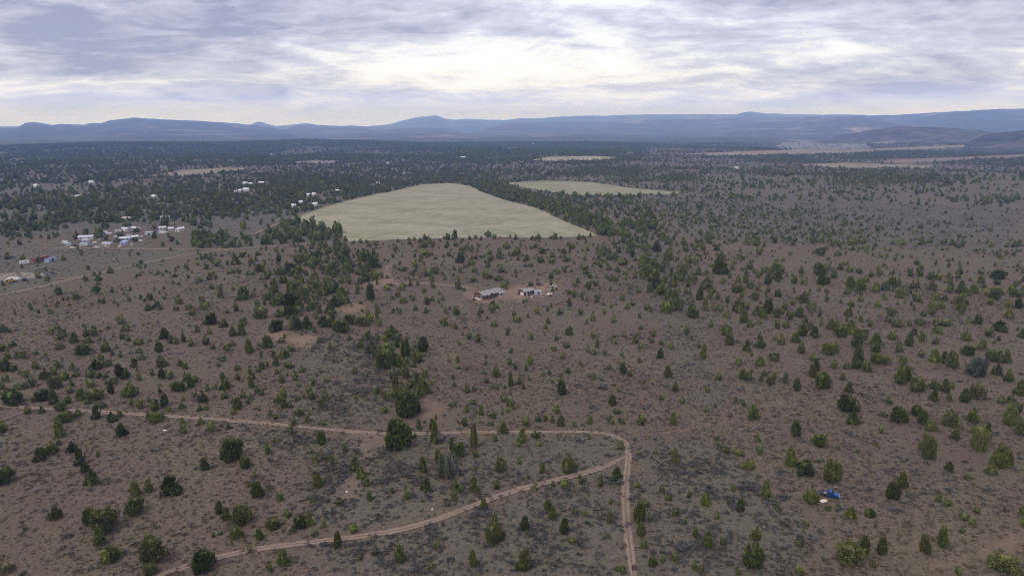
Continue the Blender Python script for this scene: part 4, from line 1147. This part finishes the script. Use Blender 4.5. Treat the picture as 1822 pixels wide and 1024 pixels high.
def flat_shed(name, px, py, L, W, h0, h1, rz, wmat, rmat, label, cat, group=None, door=True):
    """box with a single-slope roof"""
    g = spot(px, py, 0.6 * max(L, W) + 1.5)
    e = empty(name, g, rz)
    hl, hw = L / 2, W / 2
    MB().prism_x([(-hw, -0.4), (hw, -0.4), (hw, h1), (-hw, h0)], -hl, hl).build('wall', wmat, e)
    MB().prism_x([(-hw - 0.25, h0 + 0.005), (hw + 0.25, h1 + 0.005), (hw + 0.25, h1 + 0.13), (-hw - 0.25, h0 + 0.13)], -hl - 0.25, hl + 0.25).build('roof', rmat, e)
    if door: MB().box(-hl * 0.2, hl * 0.35, -hw - 0.05, -hw, 0.05, min(h0 - 0.2, 2.2)).build('door', M['steel'], e)
    tag(e, label, cat, group)
    return e


def wheels(e, xs, half, r, w=0.24):
    for x in xs:
        for s in (-1, 1):
            y0, y1 = sorted((s * half, s * (half - w)))
            t = MB().wheel(x, y0, y1, r, r).build('wheel', M['black'], e)
            y2, y3 = sorted((s * (half + 0.015), s * (half - 0.05)))
            MB().wheel(x, y2, y3, r, r * 0.55, 10).build('rim', M['chrome'], t)


def camper(name, px, py, L, rz, mat, label, group=None):
    g = spot(px, py, L * 0.6 + 1)
    e = empty(name, g, rz)
    hl, w, h = L / 2, 1.25, 2.9
    MB().prism([(-hl, 0.55), (hl - 0.5, 0.55), (hl, 1.0), (hl, 1.8), (hl - 0.6, h), (-hl + 0.25, h), (-hl, h - 0.3)], -w, w).build('body', mat, e)
    MB().box(-hl + 0.6, hl - 0.9, -w + 0.3, w - 0.3, h, h + 0.14).build('roof_hatch', M['grey_roof'], e)
    for x in (-hl * 0.5, hl * 0.4):
        MB().box(x - 0.45, x + 0.45, -w - 0.03, -w, 1.5, 2.2).build('window', M['glass'], e)
    MB().box(-0.35, 0.35, -w - 0.03, -w, 0.65, 2.4).build('door', M['offwhite'], e)
    wheels(e, (-0.5, 0.4), w - 0.05, 0.36)
    MB().box(hl, hl + 1.0, -0.08, 0.08, 0.5, 0.6).build('tow_bar', M['steel'], e)
    tag(e, label, 'trailer', group)
    return e


def car(name, px, py, rz, paint, label, cat='car', suv=False, group=None):
    g = spot(px, py, 3.5)
    e = empty(name, g, rz)
    w = 0.88
    body = [(-2.2, 0.35), (2.15, 0.35), (2.25, 0.55), (2.15, 0.85), (1.0, 0.98), (-1.6 if not suv else -2.1, 1.02), (-2.2, 0.9), (-2.28, 0.6)]
    MB().prism(body, -w, w).build('body', paint, e)
    top = 1.45 if not suv else 1.72
    cab = [(-1.75, 0.985), (1.05, 0.985), (0.45, top), (-1.1, top)] if not suv else [(-2.1, 1.0), (1.05, 0.985), (0.5, top), (-1.95, top)]
    c = MB().prism(cab, -w + 0.08, w - 0.08).build('cabin', M['glass'], e)
    x0, x1 = (-1.1, 0.45) if not suv else (-1.95, 0.5)
    MB().box(x0, x1, -w + 0.07, w - 0.07, top + 0.002, top + 0.06).build('roof', paint, e)
    wheels(e, (-1.35, 1.35), w + 0.02, 0.33)
    for s in (-1, 1):
        MB().box(2.2, 2.29, s * 0.6 - 0.15, s * 0.6 + 0.15, 0.58, 0.74).build('headlight', M['lamp'], e)
    tag(e, label, cat, group)
    return e


def blue_pickup():
    rz = heading(1462, 879, 1488, 884.5)
    g = spot(1475, 882, 4.0)
    e = empty('pickup_truck', g, rz)
    w = 0.98
    MB().prism([(0.15, 0.42), (2.62, 0.42), (2.72, 0.62), (2.68, 0.98), (2.5, 1.08), (1.25, 1.16), (0.15, 1.14)], -w, w).build('body', M['truck_blue'], e)
    hood = MB().prism([(1.25, 1.165), (2.48, 1.085), (2.62, 1.03), (2.62, 1.06), (2.5, 1.13), (1.25, 1.21)], -w + 0.08, w - 0.08).build('hood', M['truck_light'], e)
    MB().prism([(-0.42, 0.42), (0.15, 0.42), (0.15, 1.14), (-0.42, 1.12)], -w + 0.01, w - 0.01).build('rear_cab', M['truck_blue'], e)
    MB().prism([(-0.36, 1.125), (1.22, 1.165), (0.66, 1.80), (-0.26, 1.80)], -w + 0.12, w - 0.12).build('cab_glass', M['glass'], e)
    roof = MB().box(-0.30, 0.70, -w + 0.10, w - 0.10, 1.803, 1.90, 0.06, 0.06)
    roof.build('cab_roof', M['truck_light'], e)
    for s in (-1, 1):
        y = s * (w - 0.11)
        y0, y1 = min(y, y - s * 0.05), max(y, y - s * 0.05)
        MB().prism([(1.22, 1.17), (1.30, 1.17), (0.74, 1.81), (0.66, 1.81)], y0, y1).build('windscreen_post', M['truck_blue'], e)
        MB().prism([(-0.42, 1.12), (-0.28, 1.12), (-0.2, 1.81), (-0.34, 1.81)], y0, y1).build('rear_post', M['truck_blue'], e)
        yd = s * w
        d = MB().box(0.18, 1.16, min(yd, yd + s * 0.015), max(yd, yd + s * 0.015), 0.52, 1.10).build('door', M['truck_blue'], e)
        MB().box(0.24, 0.42, min(yd + s * 0.015, yd + s * 0.04), max(yd + s * 0.015, yd + s * 0.04), 0.96, 1.01).build('handle', M['chrome'], d)
        MB().box(1.02, 1.12, min(yd, yd + s * 0.22), max(yd, yd + s * 0.22), 1.16, 1.36).build('mirror', M['steel'], e)
        MB().box(2.66, 2.74, s * 0.68 - 0.17, s * 0.68 + 0.17, 0.72, 0.92).build('headlight', M['lamp'], e)
    MB().box(2.65, 2.86, -w, w, 0.44, 0.60).build('bumper', M['chrome'], e)
    MB().box(2.66, 2.73, -0.48, 0.48, 0.70, 0.94).build('grille', M['steel'], e)
    bed = MB().box(-2.62, -0.44, -w, w, 0.66, 0.74)
    bed.box(-2.62, -0.44, -w, -w + 0.07, 0.742, 1.12).box(-2.62, -0.44, w - 0.07, w, 0.742, 1.12)
    bed.box(-0.52, -0.44, -w + 0.072, w - 0.072, 0.742, 1.12)
    bed.build('bed', M['steel'], e)
    MB().box(-2.70, -2.625, -w, w, 0.60, 1.0).build('tailgate', M['truck_blue'], e)
    for x in (-2.5, -0.62):
        rk = MB()
        for s in (-1, 1): rk.tube((x, s * 0.92, 1.12), (x, s * 0.92, 1.72), 0.035, 0.035)
        rk.tube((x, -0.92, 1.70), (x, 0.92, 1.70), 0.035, 0.035)
        rk.build('rack', M['steel'], e)
    MB().box(-1.3, -0.8, -0.5, 0.1, 0.745, 1.15).build('load_box', M['car_silver'], e)
    MB().box(-2.4, 2.2, -0.5, 0.5, 0.34, 0.419).build('chassis', M['steel'], e)
    wheels(e, (-1.65, 1.75), w + 0.01, 0.38, 0.26)
    tag(e, 'blue pickup truck with empty racks parked among the junipers', 'pickup')


def lump(name, px, py, sx, sy, sz, mat, label, cat, seed, rz=0.0, n=9):
    """an uneven heap or crumpled sheet"""
    g = spot(px, py, 1.0)
    rng = np.random.default_rng(seed)
    V = []; F = []
    for i in range(n):
        for j in range(n):
            u, v = i / (n - 1) * 2 - 1, j / (n - 1) * 2 - 1
            k = max(0, 1 - (abs(u) ** 2.6 + abs(v) ** 2.6) * 0.7)
            edge = abs(u) == 1 or abs(v) == 1
            V.append((u * sx / 2 * (1 + rng.normal() * 0.04), v * sy / 2 * (1 + rng.normal() * 0.04), -0.1 if edge else sz * k * rng.uniform(0.6, 1.15)))
    for i in range(n - 1):
        for j in range(n - 1):
            F.append((i * n + j, (i + 1) * n + j, (i + 1) * n + j + 1, i * n + j + 1))
    F.append(tuple(range(0, n * n, n)))
    o = add(name, mesh(name, V, F[:-1], [mat]), None, g, rz)
    tag(o, label, cat)
    return o


def mattress():
    g = spot(1464.5, 891, 1.5)
    e = empty('bundle', g, 0.35)
    MB().box(-0.95, 0.95, -0.62, 0.62, 0.0, 0.20, 0.03, 0.03).build('pad', M['tarp'], e)
    MB().prism([(-0.2, 0.205), (0.9, 0.205), (1.02, 0.36), (0.3, 0.42), (-0.1, 0.30)], -0.5, 0.2).build('cover', M['cream'], e)
    tag(e, 'white and cream bundle lying on the ground beside the blue pickup', 'bundle')


def loader():
    g = spot(22, 502, 4)
    e = empty('wheel_loader', g, heading(16, 502.5, 30, 500))
    MB().prism([(-2.2, 0.7), (0.4, 0.7), (0.4, 1.5), (-0.6, 1.7), (-2.2, 1.6)], -0.8, 0.8).build('engine_body', M['yellow'], e)
    MB().box(0.4, 1.5, -0.6, 0.6, 0.6, 1.3).build('front_frame', M['yellow'], e)
    c = MB().box(-0.5, 0.38, -0.65, 0.65, 1.7, 2.9, 0.08, 0.05).build('cab', M['glass'], e)
    MB().box(-0.5, 0.45, -0.7, 0.7, 2.903, 3.02).build('cab_roof', M['yellow'], c)
    for s in (-1, 1):
        MB().tube((0.9, s * 0.45, 1.25), (2.6, s * 0.45, 0.7), 0.12, 0.10).build('lift_arm', M['yellow'], e)
    MB().prism([(2.5, 0.15), (3.5, 0.10), (3.5, 0.2), (2.75, 0.35), (2.7, 1.1), (2.5, 1.1)], -1.15, 1.15).build('bucket', M['steel'], e)
    wheels(e, (-1.5, 1.0), 1.1, 0.65, 0.45)
    tag(e, 'yellow wheel loader beside the pale rubble heap', 'loader')


def brown_house():
    rz = heading(858, 533, 893, 524)
    e = gable_house('house', 869, 527, 17.0, 8.6, 2.7, 4.4, rz, M['brown_wall'], M['taupe_roof'],
                    'long brown house with grey-brown gable roof and white trim', 'house',
                    windows=((-0.36, -1), (-0.20, -1), (0.02, -1), (0.2, -1)), door=(0.33, -1), rad=12.5, chimney=True)
    # porch on the right end, deck at the left gable end
    pr = MB().box(4.2, 8.5, -6.6, -4.3, 0.0, 0.25).build('porch', M['offwhite'], e)
    for x in (4.4, 6.3, 8.3):
        MB().box(x - 0.10, x + 0.10, -6.5, -6.3, 0.252, 2.35).build('post', M['white_paint'], pr)
    MB().prism_x([(-7.0, 2.36), (-4.75, 2.6), (-4.75, 2.72), (-7.0, 2.48)], 3.9, 8.8).build('porch_roof', M['taupe_roof'], e)
    dk = MB().box(-11.2, -8.52, -3.6, 3.6, 0.0, 0.35).build('deck', M['offwhite'], e)
    for y in (-3.4, -1.1, 1.1, 3.4): MB().box(-11.1, -10.95, y - 0.07, y + 0.07, 0.352, 1.3).build('post', M['white_paint'], dk)
    MB().box(-11.1, -10.97, -3.5, 3.5, 1.302, 1.4).build('rail', M['white_paint'], dk)
    for y in (-2.2, 1.4):
        fr = MB().box(-8.56, -8.502, y - 0.8, y + 0.8, 0.9, 2.1).build('window', M['white_paint'], e)
        MB().box(-8.59, -8.53, y - 0.66, y + 0.66, 1.0, 2.0).build('pane', M['glass'], fr)
    d = MB()
    # cross gable towards the front, over the entrance
    d.prism([(-4.6, -0.5), (-0.6, -0.5), (-0.6, 2.65), (-2.6, 3.75), (-4.6, 2.65)], -5.6, -4.303)
    d.build('front_bay', M['brown_wall'], e)
    rr = MB()
    rr.prism([(-5.0, 2.50), (-2.6, 3.80), (-2.6, 3.96), (-5.0, 2.66)], -6.0, -0.6)
    rr.prism([(-2.6, 3.80), (-0.2, 2.50), (-0.2, 2.66), (-2.6, 3.96)], -6.0, -0.6)
    rr.build('bay_roof', M['taupe_roof'], e)
    fr = MB().box(-3.3, -1.9, -5.66, -5.602, 0.9, 2.1).build('window', M['white_paint'], e)
    MB().box(-3.18, -2.02, -5.69, -5.63, 1.0, 2.0).build('pane', M['glass'], fr)


def build_things():
    brown_house()
    rz = heading(925, 526.5, 948, 520.5)
    sh = gable_house('shed', 936, 523, 9.0, 6.0, 2.6, 3.9, rz, M['brown_wall'], M['taupe_roof'], 'smaller brown gabled shed right of the long brown house', 'shed',
                     windows=((0.1, -1),), door=(-0.25, -1), rad=8)
    MB().box(-4.56, -4.502, -2.2, 0.6, 0.02, 2.2).build('garage_door', M['white_paint'], sh)
    flat_shed('metal_container', 957, 523.5, 4.4, 2.6, 2.5, 2.4, rz * 0.3, M['lilac_metal'], M['lilac_metal'], 'lilac-grey ribbed metal container beside the brown shed', 'container')
    car('parked_car', 960, 507, heading(955, 506, 966, 508), M['car_maroon'], 'maroon wagon parked behind the brown shed', suv=True)
    car('parked_car', 985, 510.5, heading(979, 509.5, 991, 511.5), M['car_silver'], 'silver car parked furthest right behind the shed')
    lump('tarp', 978, 523, 3.4, 1.8, 0.8, M['tarp'], 'white tarp heap on bare dirt right of the container', 'tarp', 5)
    lump('white_heap', 947.5, 528.5, 1.6, 1.1, 0.6, M['tarp'], 'small white heap at the front corner of the shed', 'heap', 6)
    blue_pickup()
    mattress()
    for px, py, s, lb in ((617, 874, 0.55, 'white litter scrap in sagebrush between two small junipers left of track'), (769, 905, 0.5, 'white litter scrap just above the lower track'),
                          (1359, 937, 0.5, 'white litter scrap in sagebrush below the blue pickup'), (293, 765, 0.9, 'pale rag of litter below the upper track on the left'),
                          (1486, 866, 0.6, 'pale boards lying behind the blue pickup')):
        lump('litter_scrap', px, py, s * 1.5, s, 0.22, M['tarp'] if 'boards' not in lb else M['cream'], lb, 'litter', int(px), 0.4, 5)
    # the yard at the left edge
    flat_shed('long_shed', 72, 463.5, 11.5, 4.2, 3.2, 2.6, heading(62, 466, 86, 460.5), M['red_metal'], M['red_metal'], 'long rust red metal shed at the left', 'shed')
    flat_shed('long_shed', 90, 464.5, 8.5, 3.6, 2.9, 2.3, heading(81, 466.5, 98, 461.5), M['blue_metal'], M['blue_metal'], 'pale blue metal shed touching the red shed', 'shed')
    camper('camper_trailer', 44, 469.5, 6.2, heading(38, 470, 50, 469), M['white_paint'], 'white camper trailer left of the red shed')
    lump('rubble_heap', 24, 496, 9, 5, 1.6, M['rubble'], 'pale rubble heap on bare ground at the left edge', 'rubble', 8, 0.2, 13)
    loader()
    car('parked_car', 18, 500, 0.2, M['car_dark'], 'dark car between the rubble heap and yellow loader')
    car('parked_car', 46, 499.5, 0.1, M['car_dark'], 'black car right of the yellow loader', suv=True)
    car('parked_car', 83, 490.5, 0.5, M['car_blue'], 'blue and white car behind the dark junipers', suv=True)
    car('parked_car', 77, 491, -0.4, M['car_white'], 'white car half hidden behind dark junipers')
    # the settlement
    grp = 'homes and trailers of the settlement'
    S = [
        ('camper_trailer', 116, 434, 6.8, 0.05, 'white_paint', 'leftmost white trailer of the settlement'),
        ('camper_trailer', 122, 438, 4.5, 0.4, 'car_silver', 'grey trailer just right of the leftmost white trailer'),
        ('home', 154, 425, 12.4, 5.0, 'offwhite', 'white_roof', 0.05, 'longest white roofed home at the left of the settlement'),
        ('camper_trailer', 149, 438, 6.0, -0.1, 'white_paint', 'white trailer beside the pale track, below the longest home'),
        ('shed', 153, 432, 5.0, 4.3, 'lilac_metal', 'grey_roof', 0.3, 'grey shed between longest home and trackside trailer'),
        ('home', 193, 437.5, 8.1, 6.5, 'tan_wall', 'lilac_metal', -0.2, 'tan building with wide lilac roof beside the pale track'),
        ('home', 222, 427.5, 8.1, 6.5, 'blue_metal', 'white_roof', 0.15, 'pale blue building with big white roof at settlement centre'),
        ('shed', 221, 435, 5.0, 4.3, 'blue_metal', 'blue_metal', 0.1, 'bluish shed just below the big white roof'),
        ('camper_trailer', 229, 423, 4.5, 0.2, 'white_paint', 'small white trailer directly behind the big white roof'),
        ('home', 240, 425, 5.6, 5.0, 'offwhite', 'white_roof', 0.4, 'square white home right of the big white roof'),
        ('home', 225, 410.5, 8.7, 5.0, 'offwhite', 'white_roof', 0.05, 'wide white home at the back of the settlement'),
        ('home', 242, 409, 7.4, 4.3, 'offwhite', 'white_roof', -0.05, 'white home right of the wide back home'),
        ('camper_trailer', 210, 413.5, 5.2, 0.3, 'white_paint', 'white trailer left of the wide back home'),
        ('shed', 185, 417.5, 6.2, 2.9, 'offwhite', 'grey_roof', 0.0, 'low grey roofed shed in the back left of the settlement'),
        ('shed', 194, 420, 5.0, 3.6, 'tan_wall', 'lilac_metal', 0.2, 'lilac roofed shed in front of the low grey shed'),
        ('shed', 266, 418, 7.4, 2.9, 'lilac_metal', 'grey_roof', -0.05, 'long narrow grey shed right of settlement centre'),
        ('home', 289, 408.5, 6.2, 3.6, 'offwhite', 'white_roof', 0.05, 'left white home of the right hand cluster'),
        ('camper_trailer', 288.5, 416, 6.8, 0.0, 'white_paint', 'long white trailer in front of right hand cluster'),
        ('home', 304, 410, 4.3, 4.3, 'offwhite', 'white_roof', 0.5, 'narrow white home in the middle of right hand cluster'),
        ('home', 322, 410, 5.6, 4.3, 'offwhite', 'white_roof', 0.25, 'rightmost white home of the settlement'),
        ('shed', 316, 412.5, 3.7, 2.9, 'white_paint', 'grey_roof', 0.1, 'small shed left of the rightmost white home'),
        ('home', 227, 391, 9.3, 5.8, 'tan_wall', 'pink_roof', 0.05, 'home with pinkish roof in trees behind the settlement'),
        ('home', 294, 389.5, 9.3, 5.0, 'offwhite', 'grey_roof', 0.0, 'pale grey home in trees behind right hand cluster'),
        ('shed', 268, 388.5, 6.2, 4.3, 'steel', 'steel', 0.1, 'dark shed between pinkish and pale grey homes'),
    ]
    # homes far out on the plain: photo x, y, length, what tells it apart
    far = [
        (437, 328, 16, 'white roof at the left of a far pair north of settlement'), (446, 329, 10, 'small white roof at right of the far left pair'),
        (466, 327, 24, 'long white far roof right of the far left pair'), (438, 339, 18, 'white roof alone below the far left pair'),
        (428, 341.5, 7, 'tiny white roof left of the lone far roof'), (421, 344, 6, 'tiniest white roof below left of the lone far roof'),
        (597, 342, 20, 'large white barn roof near the pasture track'), (579, 346, 9, 'small white roof left of the large white barn'),
        (559, 348, 9, 'white roof in a row left of the barn, second from left'), (549, 349, 8, 'leftmost small white roof in the row left of the barn'),
        (538, 362.5, 12, 'white home below the row of roofs, beside pasture track'), (523, 369, 8, 'white and dark home left end beside pasture track'),
        (561, 366, 9, 'white home nearest the pasture edge'), (673, 328, 9, 'white roof close behind the pasture top'),
        (520, 290, 26, 'left white building at the grey far clearing'), (470, 275, 26, 'very far white building left of the pair'),
        (481, 275, 26, 'very far white building right of the pair'), (824, 280.5, 34, 'bright white building in forest behind the big pasture'),
        (781, 275.5, 16, 'faint white roof in forest left of bright white building'), (690, 291, 10, 'small white roof in forest behind the pasture, far left of bright building'),
        (720, 310, 8, 'tiny white roof in forest just behind pasture top'), (65, 332, 12, 'white roof in the left forest'),
        (140, 352, 12, 'pale bluish roof in the left forest centre'), (163, 326, 14, 'white roof at the left end of the left forest clearing'),
        (275, 352, 10, 'white roof in the forest left of settlement track'), (1310, 300, 18, 'white roof on the right plain'),
        (1175, 259, 26, 'very far white roof centre right'), (1752, 252, 30, 'white roof on the far right tan slope'), (949, 257, 24, 'very far white roof centre'),
        (400, 330, 8, 'small pale roof left of the far left pair'),
    ]
    for q, it in enumerate(S):
        it = list(it); it[-2 if it[0] != 'camper_trailer' else 4] += ((q * 1.7) % 1.3) - 0.65
        if it[0] == 'camper_trailer':
            _, x, y, L, a, mt, lb = it; camper('camper_trailer', x, y, L, a, M[mt], lb, grp)
        elif it[0] == 'home':
            _, x, y, L, W, wm, rm, a, lb = it
            gable_house('mobile_home', x, y, L, W, 2.5, 3.4, a, M[wm], M[rm], lb, 'home', grp, windows=((-0.3, -1), (0.25, -1)), door=(0.02, -1))
        else:
            _, x, y, L, W, wm, rm, a, lb = it
            flat_shed('shed', x, y, L, W, 2.6, 3.2, a, M[wm], M[rm], lb, 'shed', grp)
    for k, (x, y, L, lb) in enumerate(far):
        L = L * (0.62 if L < 13 else 0.5)
        gable_house('farm_building', x, y, L, max(6, L * 0.5), 3.0, 4.6, 0.25 * math.sin(k * 2.3), M['white_paint'] if k % 2 else M['offwhite'], M['grey_roof'] if 'pale' in lb or 'faint' in lb else M['white_roof'], lb, 'building', 'white buildings far out on the plain', windows=(), door=None, rad=L * 1.1 + 8)
    for k, (x, y, lb) in enumerate(((128, 440, 'heap of pale scrap left of the trackside trailer'), (168, 431, 'heap of pale scrap right of the longest home'), (205, 421, 'heap of pale scrap behind the lilac roofed shed'),
                                    (213, 438, 'heap of pale scrap beside the track left of the bluish shed'), (250, 428, 'heap of pale scrap below the square white home'), (295, 413, 'heap of pale scrap between right hand cluster homes'))):
        lump('scrap_heap', x, y, 4.0, 2.6, 1.0, M['rubble'], lb, 'scrap', 40 + k, k * 0.8, 7)
    cars = [(172, 440, 'car_white', 'white car beside the pale track at settlement front'), (160, 436.5, 'car_silver', 'silver car right of the trackside trailer'), (253, 421.5, 'car_white', 'white car between square home and narrow grey shed'),
            (206, 430, 'car_dark', 'dark car left of the bluish shed'), (133, 437.5, 'car_maroon', 'maroon car right of the grey trailer'), (180, 427, 'car_silver', 'silver car right of the longest home'),
            (234, 436, 'car_white', 'white car right of the bluish shed'), (277, 413, 'car_blue', 'blue car left of the right hand cluster')]
    for k, (x, y, mt, lb) in enumerate(cars):
        car('parked_car', x, y, k * 0.9, M[mt], lb, group='cars at the settlement')


build_things()


build_woodland()
build_scrub()
